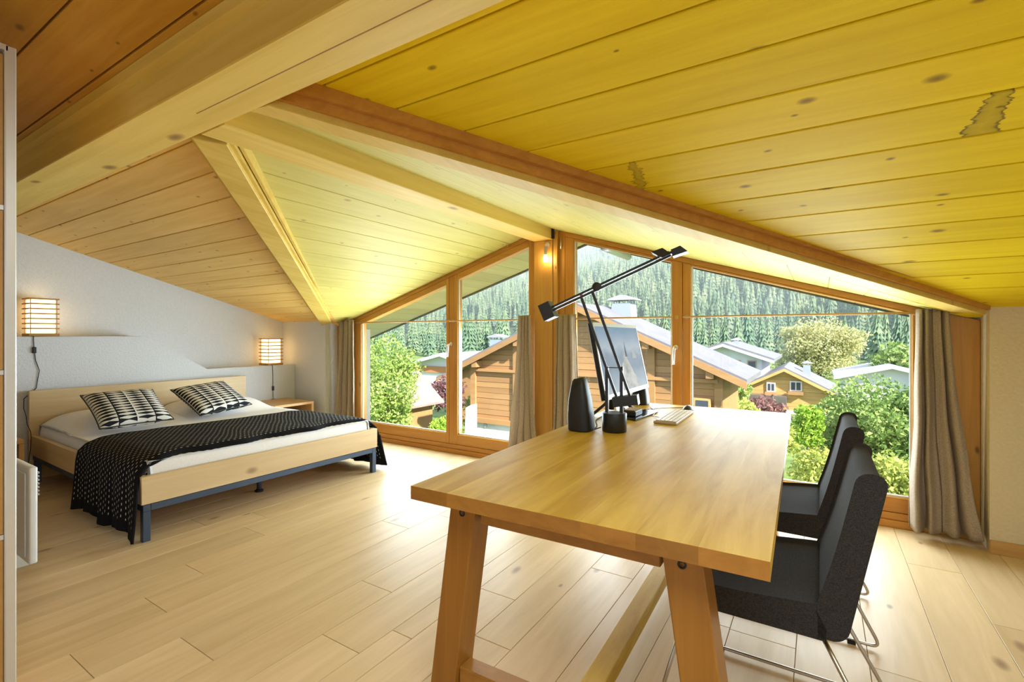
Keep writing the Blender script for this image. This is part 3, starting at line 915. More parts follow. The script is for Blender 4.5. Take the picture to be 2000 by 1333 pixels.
bed.rotation_euler = (0, 0, R(-0.9))

# throw blanket: dark knit with rows of pale running stitches
def stitch_mat():
    m, nt, p = nmat('black_stitched_throw')
    p.inputs['Roughness'].default_value = 0.95
    p.inputs['Specular IOR Level'].default_value = 0.1
    tc = N(nt, 'ShaderNodeTexCoord')
    sx = N(nt, 'ShaderNodeSeparateXYZ')
    nt.links.new(tc.outputs['UV'], sx.inputs[0])
    u = math_n(nt, 'MULTIPLY', sx.outputs[0], 33.0)      # rows across the width
    v = math_n(nt, 'MULTIPLY', sx.outputs[1], 74.0)      # stitches along the length
    row = math_n(nt, 'FLOOR', u)
    v2 = math_n(nt, 'ADD', v, math_n(nt, 'MULTIPLY', row, 0.5))
    fu = math_n(nt, 'FRACT', u)
    fv = math_n(nt, 'FRACT', v2)
    du = math_n(nt, 'LESS_THAN', math_n(nt, 'ABSOLUTE', math_n(nt, 'SUBTRACT', fu, 0.5)), 0.075)
    dv = math_n(nt, 'LESS_THAN', math_n(nt, 'ABSOLUTE', math_n(nt, 'SUBTRACT', fv, 0.5)), 0.20)
    mk = math_n(nt, 'MULTIPLY', du, dv)
    ed = math_n(nt, 'LESS_THAN', math_n(nt, 'ABSOLUTE', math_n(nt, 'SUBTRACT', sx.outputs[0], 0.5)), 0.46)
    mk = math_n(nt, 'MULTIPLY', mk, ed)
    eg = math_n(nt, 'LESS_THAN', math_n(nt, 'ABSOLUTE', math_n(nt, 'SUBTRACT', sx.outputs[1], 0.5)), 0.475)
    mk = math_n(nt, 'MULTIPLY', mk, eg)
    c = mixc(nt, mk, (0.010, 0.010, 0.013), (0.60, 0.57, 0.52))
    nt.links.new(c, p.inputs['Base Color'])
    return m
M['throw'] = stitch_mat()
TP = [(1.232, 0.035), (1.240, 0.12), (1.250, 0.25), (1.258, 0.36), (1.270, 0.42), (1.315, 0.462), (1.40, 0.489), (1.55, 0.496), (2.0, 0.494), (2.5, 0.492), (2.85, 0.490),
      (3.0, 0.478), (3.06, 0.452), (3.105, 0.405), (3.125, 0.30), (3.135, 0.15), (3.15, 0.03)]
_tl = [0.0]
for a, b in zip(TP[:-1], TP[1:]):
    _tl.append(_tl[-1] + math.dist(a, b))
def throw_fn(u, v):
    s = v * _tl[-1]
    i = 0
    while i < len(TP) - 2 and _tl[i + 1] < s:
        i += 1
    t = (s - _tl[i]) / (_tl[i + 1] - _tl[i])
    y = TP[i][0] + (TP[i + 1][0] - TP[i][0]) * t
    z = TP[i][1] + (TP[i + 1][1] - TP[i][1]) * t
    near = max(0.0, 1 - s / 0.45)
    far = max(0.0, 1 - (_tl[-1] - s) / 0.45)
    hang = max(near, far)
    xa = -4.40 + 0.04 * math.sin(3 * y) + 0.10 * near
    xb = -3.475 + 0.018 * math.sin(11 * y) + 0.010 * math.sin(23 * y + 1)
    xb += 0.125 * near ** 0.6 if near > 0 else 0
    xb += 0.10 * far ** 0.6 if far > 0 else 0
    x = xa + (xb - xa) * u
    fold = math.sin(2 * math.pi * 4.2 * u + 0.7) + 0.4 * math.sin(2 * math.pi * 9.1 * u)
    y += (-0.014 * fold - 0.016) * near + (0.020 * fold + 0.020) * far
    if near > 0:
        z += 0.035 * near * (0.5 - 0.5 * math.cos(2 * math.pi * 2.0 * u)) + 0.02 * near * (1 - u)
    z += 0.004 * mnoise.noise(Vector((x * 6, y * 6, 3.3))) * (1 - hang)
    if s > 0.3 and s < _tl[-1] - 0.3:
        z += 0.012 * max(0, (u - 0.9) * 10) * (0.5 + 0.5 * math.sin(14 * y))*0.6 - 0.03 * max(0, (u - 0.93) * 14) ** 2
    return (x, y, max(z, 0.012))
th = grid_mesh('bed_throw', throw_fn, 60, 150, 'throw', None, thick=0.014, uv=True)
tag(th, 'black throw with white running stitches across the foot of the bed', 'blanket')

# cushions: block print of dark and pale spindles in columns
def cushion_mat(flip):
    m, nt, p = nmat('spindle_print')
    p.inputs['Roughness'].default_value = 0.9
    p.inputs['Specular IOR Level'].default_value = 0.15
    tc = N(nt, 'ShaderNodeTexCoord')
    sx = N(nt, 'ShaderNodeSeparateXYZ')
    nt.links.new(tc.outputs['UV'], sx.inputs[0])
    nz = N(nt, 'ShaderNodeTexNoise')
    nz.inputs['Scale'].default_value = 16
    nt.links.new(tc.outputs['UV'], nz.inputs['Vector'])
    wob = math_n(nt, 'MULTIPLY', math_n(nt, 'SUBTRACT', nz.outputs[0], 0.5), 0.5)
    u = math_n(nt, 'MULTIPLY', sx.outputs[0], 4.0)
    col = math_n(nt, 'FLOOR', u)
    fu = math_n(nt, 'FRACT', u)
    v = math_n(nt, 'ADD', math_n(nt, 'MULTIPLY', sx.outputs[1], 13.0), math_n(nt, 'MULTIPLY', col, 0.37))
    fv = math_n(nt, 'ABSOLUTE', math_n(nt, 'SUBTRACT', math_n(nt, 'FRACT', v), 0.5))
    # spindle half width: thick in the middle of its column, pointed at both ends
    c = math_n(nt, 'ABSOLUTE', math_n(nt, 'SUBTRACT', fu, 0.5))
    wdt = math_n(nt, 'SUBTRACT', 0.40, math_n(nt, 'MULTIPLY', c, 0.66))
    wdt = math_n(nt, 'ADD', wdt, math_n(nt, 'MULTIPLY', wob, 0.25))
    dark = math_n(nt, 'LESS_THAN', fv, wdt)
    # every other column is reversed
    par = math_n(nt, 'MODULO', math_n(nt, 'ADD', col, float(flip)), 2.0)
    inv = math_n(nt, 'ABSOLUTE', math_n(nt, 'SUBTRACT', dark, par))
    # dividing line between the columns, dark or pale
    ln = math_n(nt, 'GREATER_THAN', c, 0.462)
    lnc = math_n(nt, 'MODULO', math_n(nt, 'FLOOR', math_n(nt, 'ADD', u, 0.5)), 2.0)
    a = mixc(nt, inv, (0.74, 0.73, 0.70), (0.015, 0.017, 0.022))
    b = mixc(nt, lnc, (0.78, 0.77, 0.74), (0.012, 0.013, 0.018))
    o = mixc(nt, ln, a, b)
    nt.links.new(o, p.inputs['Base Color'])
    return m

def cushion(label, centre, w, h, thick, rot, flip):
    t = thing('printed_cushion', label, 'cushion', centre, group='black and white cushions on the bed')
    mt = cushion_mat(flip)
    n = 28
    vs, fs, uvs = [], [], []
    for side in (1, -1):
        base = len(vs)
        for j in range(n + 1):
            for i in range(n + 1):
                a, b = i / n * 2 - 1, j / n * 2 - 1
                pinch_x = 1 - 0.07 * (1 - b * b) ** 1.0 * 1.0
                pinch_y = 1 - 0.07 * (1 - a * a)
                bulge = max(0.0, (1 - a ** 4)) ** 0.5 * max(0.0, (1 - b ** 4)) ** 0.5
                pxx = a * w / 2 * (1 - 0.06 * (1 - abs(b)) * abs(a) ** 3 * 0 - 0.05 * (1 - b * b) * abs(a))
                pyy = b * h / 2 * (1 - 0.05 * (1 - a * a) * abs(b))
                vs.append((pxx, pyy, side * thick / 2 * bulge))
        for j in range(n):
            for i in range(n):
                q = base + j * (n + 1) + i
                f = (q, q + 1, q + n + 2, q + n + 1)
                fs.append(f if side > 0 else f[::-1])
    me = bpy.data.meshes.new('cover')
    me.from_pydata(vs, [], fs)
    uvl = me.uv_layers.new(name='UVMap')
    k = (n + 1) * (n + 1)
    co = []
    for f in me.polygons:
        for vi in f.vertices:
            q = vi % k
            co.extend(((q % (n + 1)) / n, (q // (n + 1)) / n))
    uvl.data.foreach_set('uv', co)
    bm = bmesh.new(); bm.from_mesh(me)
    bmesh.ops.remove_doubles(bm, verts=bm.verts, dist=1e-5)
    bm.to_mesh(me); bm.free()
    me.shade_smooth()
    o = bpy.data.objects.new('cover', me)
    COL.objects.link(o); me.materials.append(mt); o.parent = t
    pp = []
    for k2 in range(80):
        q = k2 / 80 * 4
        s_, f_ = int(q), q - int(q)
        a, b = ((-1 + 2 * f_, -1), (1, -1 + 2 * f_), (1 - 2 * f_, 1), (-1, 1 - 2 * f_))[s_]
        pp.append((a * w / 2 * (1 - 0.05 * (1 - b * b)), b * h / 2 * (1 - 0.05 * (1 - a * a)), 0))
    pp.append(pp[0])
    bm = bmesh.new(); add_tube(bm, pp, 0.005, 6)
    pm = bm_mesh('piping', bm, True); pm.materials.append(M['black'])
    po = bpy.data.objects.new('piping', pm); COL.objects.link(po); po.parent = t
    t.rotation_mode = 'QUATERNION'
    t.rotation_quaternion = rot
    return t
def cush_rot(xdir, ydir):
    xd_, yd_ = Vector(xdir).normalized(), Vector(ydir)
    zd_ = xd_.cross(yd_).normalized()
    yd_ = zd_.cross(xd_)
    return Matrix((xd_, yd_, zd_)).transposed().to_quaternion()
cushion('black and white printed cushion at the near side of the bed', (-4.80, 1.695, 0.640), 0.50, 0.46, 0.13, cush_rot((0.0, 1, 0.0), (-0.38, 0.0, 0.215)), 0)
cushion('black and white printed cushion at the window side of the bed', (-4.90, 2.40, 0.640), 0.51, 0.46, 0.13, cush_rot((-0.13, 1, 0.07), (-0.38, -0.02, 0.20)), 1)

# ------------------------------------------------------------------ bedside tables, paper lamps
def nightstand(y0, y1, label):
    t = thing('bedside_table', label, 'bedside table', (-5.4, (y0 + y1) / 2, 0), group='small beech bedside tables')
    x0, x1 = -5.695, -5.12
    box('top', x0, x1, y0, y1, 0.412, 0.442, 'nightstand', t, bev=0.003)
    box('side_panel', x0, x1, y1 - 0.03, y1, 0.0, 0.411, 'nightstand', t, bev=0.002)
    box('side_panel', x0, x1, y0, y0 + 0.03, 0.0, 0.411, 'nightstand', t, bev=0.002)
    box('shelf', x0, x1 - 0.02, y0 + 0.031, y1 - 0.031, 0.16, 0.18, 'nightstand', t, bev=0.002)
    return t
nightstand(3.17, 3.66, 'beech bedside table in the corner below the far paper lamp')
nightstand(0.70, 1.15, 'beech bedside table glimpsed between wardrobe and bed')
bag = tag(grid_mesh('folded_cloth', lambda u, v: (-5.45 + 0.26 * u, 3.24 + 0.34 * v, 0.181 + 0.16 * math.sin(math.pi * min(1, max(0, u))) ** 0.5 * math.sin(math.pi * v) ** 0.5 * (0.8 + 0.2 * math.sin(17 * u + 9 * v))), 24, 24, 'chair', None), 'dark folded cloth on the shelf of the corner bedside table', 'cloth')

def paper_lamp(y0, z0, label, cord):
    x0, x1, w = -5.925, -5.725, 0.20
    t = thing('paper_lamp', label, 'lamp', ((x0 + x1) / 2, y0 + w / 2, z0), group='lit slatted paper lamps on the ledge')
    H = 0.335
    g = 0.022
    box('paper_shade', x0 + g, x1 - g, y0 + g, y0 + w - g, z0 + 0.028, z0 + H - 0.012, 'paper', t, bev=0.004)
    box('base', x0, x1, y0, y0 + w, z0 + 0.0005, z0 + 0.026, 'lampwood', t, bev=0.002)
    for i in range(1, 8):
        z = z0 + 0.026 + i * (H - 0.032) / 7
        bm = bmesh.new()
        hh, tt = 0.0055, 0.010
        add_box(bm, x0, x1, y0, y0 + tt, z - hh, z + hh)
        add_box(bm, x0, x1, y0 + w - tt, y0 + w, z - hh, z + hh)
        add_box(bm, x0, x0 + tt, y0 + tt, y0 + w - tt, z - hh, z + hh)
        add_box(bm, x1 - tt, x1, y0 + tt, y0 + w - tt, z - hh, z + hh)
        link('slat_ring', bm_mesh('slat_ring', bm), 'lampwood', t)
    for ax in (x0 + 0.012, x1 - 0.018):
        for ay in (y0 + 0.012, y0 + w - 0.018):
            box('upright', ax, ax + 0.005, ay, ay + 0.005, z0 + 0.027, z0 + H - 0.004, 'lampwood', t)
    c = tube('cord', cord, 0.0028, 'rubber', t, 6)
    sw = cord[3]
    box('switch', sw[0] - 0.008, sw[0] + 0.012, sw[1] - 0.012, sw[1] + 0.012, sw[2] - 0.027, sw[2] + 0.027, 'black', c, bev=0.004)
    return t
CX = LX + 0.006
def wav(pts):
    return pts
paper_lamp(1.313, 1.225, 'lit slatted paper lamp on the high ledge next to the wardrobe',
           [(-5.73, 1.335, 1.229), (CX, 1.335, 1.226), (CX, 1.337, 1.15), (CX, 1.340, 1.108), (CX, 1.348, 1.02), (CX + 0.002, 1.372, 0.93), (CX, 1.362, 0.86), (CX, 1.352, 0.78), (-5.67, 1.270, 0.70), (-5.64, 1.262, 0.62),
            (-5.60, 1.268, 0.56), (-5.55, 1.262, 0.50), (-5.5, 1.272, 0.44), (-5.48, 1.27, 0.395), (-5.46, 1.262, 0.30), (-5.47, 1.24, 0.10), (-5.5, 1.24, 0.006), (-5.6, 1.24, 0.006)])
paper_lamp(3.452, 0.856, 'lit slatted paper lamp on the low ledge in the corner by the window',
           [(-5.73, 3.49, 0.860), (CX, 3.49, 0.857), (CX, 3.495, 0.75), (CX, 3.497, 0.575), (CX, 3.497, 0.52), (CX, 3.50, 0.47), (CX + 0.02, 3.50, 0.447), (CX + 0.03, 3.46, 0.4455)])

# ------------------------------------------------------------------ desk
TZ = 0.76
tb = thing('oak_desk', 'large solid oak trestle desk in the foreground', 'table', (-0.63, 2.296, 0))
TX0, TX1, TY0, TY1 = -1.142, -0.118, 1.163, 3.43
nb = 7
for i in range(nb):
    a = TX0 + (TX1 - TX0) * i / nb
    b = TX0 + (TX1 - TX0) * (i + 1) / nb
    top = box('top_stave', a, b, TY0, TY1, TZ - 0.043, TZ, 'oak_table', tb)
    # end grain faces use the end material
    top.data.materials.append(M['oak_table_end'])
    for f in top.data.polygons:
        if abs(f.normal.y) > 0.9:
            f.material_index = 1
def splay_leg(side, yc):
    xt = -0.662 + side * 0.338
    xb = -0.662 + side * 0.438
    w, d = 0.049, 0.050
    return hexa('leg', [(xb - w, yc - d, 0), (xb + w, yc - d, 0), (xb + w, yc + d, 0), (xb - w, yc + d, 0),
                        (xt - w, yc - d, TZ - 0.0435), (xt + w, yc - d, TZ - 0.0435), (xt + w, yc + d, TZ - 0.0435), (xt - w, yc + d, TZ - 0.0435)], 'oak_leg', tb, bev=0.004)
for yc in (1.305, 3.285):
    for s_ in (-1, 1):
        lg = splay_leg(s_, yc)
        yo = yc - 0.0485
        bx = -0.662 + s_ * 0.343
        lathe('bolt', [(0.0115, 0), (0.0115, 0.003), (0.008, 0.004), (0.006, 0.0015)], 'black', lg, 16, (bx, yo, 0.668), (0, -1, 0))
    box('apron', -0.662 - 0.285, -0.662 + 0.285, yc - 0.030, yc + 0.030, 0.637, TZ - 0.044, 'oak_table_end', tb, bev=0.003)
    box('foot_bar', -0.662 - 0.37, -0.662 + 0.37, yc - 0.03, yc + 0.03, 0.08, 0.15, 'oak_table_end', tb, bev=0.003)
box('long_stretcher', -0.665, -0.595, 1.336, 3.254, 0.085, 0.145, 'oak_table', tb, bev=0.003)
tb.rotation_euler = (0, 0, R(1.5))

# ------------------------------------------------------------------ chairs
def make_chair(label, yc):
    t = thing('dining_chair', label, 'chair', (0, yc, 0), group='charcoal upholstered chairs at the desk')
    w = 0.245
    def profile_mesh(name, prof, taper):
        """closed x-z profile extruded across y, rounded at both flanks"""
        bm = bmesh.new()
        rows = []
        for yy, ins in ((-w, 0.010), (-w + 0.002, 0.006), (-w + 0.005, 0.003), (-w + 0.010, 0.001), (-w + 0.018, 0.0), (-w * 0.4, -0.0), (w * 0.4, 0), (w - 0.018, 0.0), (w - 0.010, 0.001), (w - 0.005, 0.003), (w - 0.002, 0.006), (w, 0.010)):
            cx = sum(p[0] for p in prof) / len(prof); cz = sum(p[1] for p in prof) / len(prof)
            ring = []
            for i, (px, pz) in enumerate(prof):
                pa, pb = prof[i - 1], prof[(i + 1) % len(prof)]
                tx, tz = pb[0] - pa[0], pb[1] - pa[1]
                L = math.hypot(tx, tz) or 1
                nx, nz = -tz / L, tx / L
                k = 1 - taper * max(0, (pz - 0.5) / 0.36)
                ring.append(bm.verts.new((px + nx * ins, yy * k, pz + nz * ins)))
            rows.append(ring)
        n = len(prof)
        for a, b in zip(rows[:-1], rows[1:]):
            for i in range(n):
                bm.faces.new((a[i], a[(i + 1) % n], b[(i + 1) % n], b[i]))
        bm.faces.new(rows[0]); bm.faces.new(rows[-1][::-1])
        me = bm_mesh(name, bm, True)
        me.set_sharp_from_angle(angle=R(50))
        o = bpy.data.objects.new(name, me); COL.objects.link(o)
        me.materials.append(M['chair']); o.parent = t
        return o
    # profiles run counter-clockwise seen from -y (x to the right, z up)
    def rounded(pts, r, n=4):
        out = []
        m_ = len(pts)
        for i in range(m_):
            a_, b_, c_ = Vector(pts[i - 1]), Vector(pts[i]), Vector(pts[(i + 1) % m_])
            rr = min(r[i], (a_ - b_).length * 0.48, (c_ - b_).length * 0.48)
            if rr <= 0:
                out.append(tuple(b_)); continue
            p0, p1 = b_ + (a_ - b_).normalized() * rr, b_ + (c_ - b_).normalized() * rr
            for k_ in range(n + 1):
                t_ = k_ / n
                out.append(tuple(p0 * (1 - t_) ** 2 + b_ * 2 * t_ * (1 - t_) + p1 * t_ * t_))
        return out
    seat = rounded([(-0.39, 0.412), (0.012, 0.412), (0.012, 0.476), (-0.004, 0.490), (-0.2, 0.472), (-0.392, 0.468)], [0.03, 0.0, 0.006, 0.01, 0.05, 0.022])
    back = rounded([(0.006, 0.4125), (0.056, 0.424), (0.148, 0.862), (0.096, 0.864), (0.046, 0.64), (0.0, 0.488), (0.006, 0.47)], [0.0, 0.035, 0.026, 0.024, 0.08, 0.004, 0.0], 5)
    profile_mesh('seat', seat[::-1], 0.0)
    profile_mesh('backrest', back[::-1], 0.10)
    for s_ in (-1, 1):
        yb = s_ * 0.225
        yt = s_ * 0.19
        pts = fillet([(-0.35, yt, 0.41), (-0.455, yb, 0.014), (0.205, yb, 0.014), (-0.005, yt, 0.411)], 0.035, 6)
        bm = bmesh.new(); add_tube(bm, pts, 0.0065, 8)
        me = bm_mesh('sled_leg', bm, True); me.materials.append(M['chrome'])
        o = bpy.data.objects.new('sled_leg', me); COL.objects.link(o); o.parent = t
        for fx in (-0.33, 0.11):
            bm = bmesh.new(); add_box(bm, fx - 0.014, fx + 0.014, yb - 0.009, yb + 0.009, 0.0, 0.018)
            me = bm_mesh('foot_pad', bm); me.materials.append(M['rubber'])
            q = bpy.data.objects.new('foot_pad', me); COL.objects.link(q); q.parent = o
    return t
ch1 = make_chair('charcoal upholstered sled chair nearest the camera, in front of the other', 1.835)
ch2 = copy_tree(ch1)
ch2.location = (0, 2.615, 0)
ch2['label'] = 'charcoal upholstered sled chair nearer the window, partly hidden by the other'

# ------------------------------------------------------------------ things on the desk
sp = thing('speaker', 'black tapering desktop speaker left of the desk lamp', 'speaker', (-1.02, 2.275, TZ), group='black desktop speakers')
def speaker_body(t, cx, cy, hgt, rx=0.062):
    prof = [(0.0, 0.90), (0.02, 1.0), (0.3, 0.98), (0.6, 0.86), (0.85, 0.66), (0.96, 0.54), (1.0, 0.42)]
    bm = bmesh.new(); rings = []
    for (h, s_) in prof:
        ring = []
        for k in range(28):
            a = 2 * math.pi * k / 28
            ca, sa = math.cos(a), math.sin(a)
            e = 0.6
            px = math.copysign(abs(ca) ** e, ca) * rx * s_
            py = math.copysign(abs(sa) ** e, sa) * rx * s_
            tilt = 0.10 * (px / rx) * (h ** 3) * 0.25
            ring.append(bm.verts.new((cx + px - 0.012 * h, cy + py, TZ + 0.002 + hgt * h + tilt * 0.6)))
        rings.append(ring)
    for a, b in zip(rings[:-1], rings[1:]):
        for i in range(28):
            bm.faces.new((a[i], a[(i + 1) % 28], b[(i + 1) % 28], b[i]))
    bm.faces.new(rings[0][::-1]); bm.faces.new(rings[-1])
    me = bm_mesh('cabinet', bm, True); me.set_sharp_from_angle(angle=R(45))
    link('cabinet', me, 'black', t)
    lathe('rubber_foot', [(rx * 0.75, 0), (rx * 0.75, 0.003)], 'rubber', t, 20, (cx, cy, TZ))
speaker_body(sp, -1.02, 2.275, 0.262)
sp2 = thing('speaker', 'black desktop speaker half hidden behind the monitor', 'speaker', (-1.045, 3.31, TZ), group='black desktop speakers')
speaker_body(sp2, -1.045, 3.33, 0.20, 0.055)

# balanced-arm desk lamp
lp = thing('desk_lamp', 'black balanced-arm desk lamp with twin counterweights on the desk', 'lamp', (-0.868, 2.336, TZ))
AX = Vector((0.171, -0.985, 0)).normalized()      # across the arms
AV = Vector((0.985, 0.171, 0)).normalized()       # plane the arms swing in
BC = Vector((-0.868, 2.336, 0))
lathe('base', [(0.058, 0.0), (0.0605, 0.004), (0.0605, 0.090), (0.058, 0.094)], 'blacklamp', lp, 32, (BC.x, BC.y, TZ))
def bar(name, a, b, wid, thk, side, mat='blacklamp', parent=lp):
    a, b, side = Vector(a), Vector(b), Vector(side).normalized()
    d = (b - a).normalized()
    n2 = d.cross(side).normalized()
    s1, s2 = side * wid / 2, n2 * thk / 2
    return hexa(name, [a - s1 - s2, a + s1 - s2, a + s1 + s2, a - s1 + s2, b - s1 - s2, b + s1 - s2, b + s1 + s2, b - s1 + s2], mat, parent)
PL, PR = Vector((-0.905, 2.3295, 1.077)), Vector((-0.833, 2.342, 1.077))
for p0, mt in ((PL, 'red'), (PR, 'blacklamp')):
    bar('fork', (p0.x, p0.y, TZ + 0.095), (p0.x, p0.y, 1.085), 0.018, 0.016, AX)
    lathe('pivot', [(0.007, -0.012), (0.007, 0.012)], mt, lp, 12, p0, AX)
tube('fork_wire', [PL + Vector((0, 0, 0.002)), PR + Vector((0, 0, 0.002))], 0.0022, 'blacklamp', lp, 8)
AT, BT = Vector((-1.029, 2.3075, 1.431)), Vector((-0.973, 2.317, 1.458))
AB, BB = Vector((-0.853, 2.338, 0.930)), Vector((-0.786, 2.350, 0.930))
off = AX * 0.016
bar('lower_arm', AB + off, AT + off, 0.010, 0.013, AX)
bar('lower_arm', BB + off, BT + off, 0.010, 0.013, AX)
bar('counterweight', Vector((-0.872, 2.335, 0.908)), Vector((-0.752, 2.356, 0.926)), 0.062, 0.048, AX)
UA, UB = Vector((-1.192, 2.279, 1.378)), Vector((-0.605, 2.381, 1.634))
ud = (UB - UA).normalized()
un = AX.cross(ud).normalized()
if un.z < 0: un = -un
for s_ in (-1, 1):
    o_ = un * 0.0085 * s_
    bar('upper_arm', UA + o_, UB + o_, 0.012, 0.0115, AX)
lathe('arm_pivot', [(0.006, -0.024), (0.006, 0.012)], 'red', lp, 12, AT + off * -0.4 + un * 0.018, AX)
lathe('pivot_disc', [(0.016, -0.011), (0.023, -0.008), (0.023, 0.008), (0.016, 0.011)], 'blacklamp', lp, 22, Vector((-0.955, 2.320, 1.488)), AX)
bar('counterweight', UA - ud * 0.052 - Vector((0, 0, 0.002)), UA + ud * 0.010 - Vector((0, 0, 0.002)), 0.075, 0.088, AX)
# reflector head: open trough with flared ends
HC = UB
bar('head_spine', HC - ud * 0.04, HC + ud * 0.055, 0.05, 0.012, AX)
hs_ = AX
hexa('reflector', [HC - ud * 0.045 + hs_ * 0.030, HC - ud * 0.0 + hs_ * 0.030, HC - ud * 0.0 - hs_ * 0.030, HC - ud * 0.045 - hs_ * 0.030,
                   HC - ud * 0.075 + hs_ * 0.045 + un * 0.040, HC - ud * 0.02 + hs_ * 0.045 + un * 0.034, HC - ud * 0.02 - hs_ * 0.045 + un * 0.034, HC - ud * 0.075 - hs_ * 0.045 + un * 0.040], 'blacklamp', lp)
hexa('reflector', [HC + ud * 0.005 + hs_ * 0.036 - un * 0.022, HC + ud * 0.075 + hs_ * 0.036 - un * 0.030, HC + ud * 0.075 - hs_ * 0.036 - un * 0.030, HC + ud * 0.005 - hs_ * 0.036 - un * 0.022,
                   HC + ud * 0.01 + hs_ * 0.04 + un * 0.010, HC + ud * 0.055 + hs_ * 0.04 + un * 0.008, HC + ud * 0.055 - hs_ * 0.04 + un * 0.008, HC + ud * 0.01 - hs_ * 0.04 + un * 0.010], 'blacklamp', lp)
tube('cable', fillet([(-0.925, 2.30, TZ + 0.02), (-0.965, 2.30, TZ + 0.004), (-0.985, 2.40, TZ + 0.004), (-1.06, 2.55, TZ + 0.004), (-1.10, 2.9, TZ + 0.004)], 0.05), 0.003, 'rubber', lp, 6)

# monitor
def screen_mat():
    m, nt, p = nmat('screen_picture')
    p.inputs['Roughness'].default_value = 0.5
    tc = N(nt, 'ShaderNodeTexCoord')
    sx = N(nt, 'ShaderNodeSeparateXYZ')
    nt.links.new(tc.outputs['UV'], sx.inputs[0])
    U_, V_ = sx.outputs[0], sx.outputs[1]
    nz = N(nt, 'ShaderNodeTexNoise'); nz.inputs['Scale'].default_value = 5; nz.inputs['Detail'].default_value = 5
    nt.links.new(tc.outputs['UV'], nz.inputs['Vector'])
    vv = math_n(nt, 'ADD', V_, math_n(nt, 'MULTIPLY', math_n(nt, 'SUBTRACT', nz.outputs[0], 0.5), 0.25))
    sky = ramp(nt, vv, [(0.0, (0.40, 0.45, 0.50)), (0.35, (0.17, 0.22, 0.28)), (0.55, (0.26, 0.33, 0.40)), (0.68, (0.50, 0.57, 0.63)), (1.0, (0.26, 0.40, 0.55))]).outputs[0]
    # pale rock flank with a dark needle
    wdt = math_n(nt, 'MULTIPLY', math_n(nt, 'SUBTRACT', 0.62, V_), 0.42)
    du = math_n(nt, 'ABSOLUTE', math_n(nt, 'SUBTRACT', math_n(nt, 'ADD', U_, math_n(nt, 'MULTIPLY', math_n(nt, 'SUBTRACT', nz.outputs[0], 0.5), 0.12)), 0.56))
    rock = math_n(nt, 'LESS_THAN', du, wdt)
    rc = ramp(nt, nz.outputs[0], [(0.35, (0.25, 0.23, 0.20)), (0.6, (0.62, 0.58, 0.50))]).outputs[0]
    c = mixc(nt, rock, sky, rc)
    w2 = math_n(nt, 'MULTIPLY', math_n(nt, 'SUBTRACT', 0.78, V_), 0.10)
    d2 = math_n(nt, 'ABSOLUTE', math_n(nt, 'SUBTRACT', U_, 0.60))
    nd = math_n(nt, 'MULTIPLY', math_n(nt, 'LESS_THAN', d2, w2), math_n(nt, 'GREATER_THAN', V_, 0.52))
    c = mixc(nt, nd, c, (0.05, 0.06, 0.08))
    w3 = math_n(nt, 'MULTIPLY', math_n(nt, 'SUBTRACT', 0.70, V_), 0.25)
    d3 = math_n(nt, 'ABSOLUTE', math_n(nt, 'SUBTRACT', U_, 0.80))
    n3 = math_n(nt, 'MULTIPLY', math_n(nt, 'LESS_THAN', d3, w3), math_n(nt, 'GREATER_THAN', V_, 0.48))
    c = mixc(nt, math_n(nt, 'MULTIPLY', n3, 0.7), c, (0.55, 0.50, 0.42))
    p.inputs['Base Color'].default_value = (0.01, 0.01, 0.01, 1)
    nt.links.new(c, p.inputs['Emission Color'])
    p.inputs['Emission Strength'].default_value = 0.75
    p.inputs['Specular IOR Level'].default_value = 0.04
    return m
M['screen'] = screen_mat()
mo = thing('monitor', 'wide computer monitor with a rocky peak on its screen', 'monitor', (-1.03, 2.89, TZ))
NB, FB = Vector((-0.972, 2.485, 0.888)), Vector((-0.972, 3.255, 0.888))
NT, FT = Vector((-1.066, 2.515, 1.312)), Vector((-1.066, 3.265, 1.306))
mn_ = (FB - NB).cross(NT - NB).normalized()
if mn_.x < 0: mn_ = -mn_
def mq(a, b, off=0.0):
    p0 = NB.lerp(FB, a); p1 = NT.lerp(FT, a)
    return p0.lerp(p1, b) + mn_ * off
hexa('housing', [mq(0, 0, -0.028), mq(0, 0, 0), mq(1, 0, 0), mq(1, 0, -0.028), mq(0, 1, -0.028), mq(0, 1, 0), mq(1, 1, 0), mq(1, 1, -0.028)], 'black', mo, bev=0.004)
def bez(a0, a1, b0, b1):
    hexa('bezel', [mq(a0, b0, 0.0005), mq(a0, b0, 0.005), mq(a1, b0, 0.005), mq(a1, b0, 0.0005), mq(a0, b1, 0.0005), mq(a0, b1, 0.005), mq(a1, b1, 0.005), mq(a1, b1, 0.0005)], 'silver', mo)
bez(0.0, 1.0, 0.0, 0.055); bez(0.0, 1.0, 0.95, 1.0); bez(0.0, 0.018, 0.055, 0.95); bez(0.985, 1.0, 0.055, 0.95)
me = bpy.data.meshes.new('screen')
me.from_pydata([mq(0.018, 0.055, 0.003), mq(0.985, 0.055, 0.003), mq(0.985, 0.95, 0.003), mq(0.018, 0.95, 0.003)], [], [(0, 1, 2, 3)])
uvl = me.uv_layers.new(name='UVMap')
uvl.data.foreach_set('uv', [0, 0, 1, 0, 1, 1, 0, 1])
link('screen', me, 'screen', mo)
tube('stand_neck', [(-1.10, 2.89, 0.78), (-1.06, 2.89, 1.05)], 0.022, 'black', mo, 10)
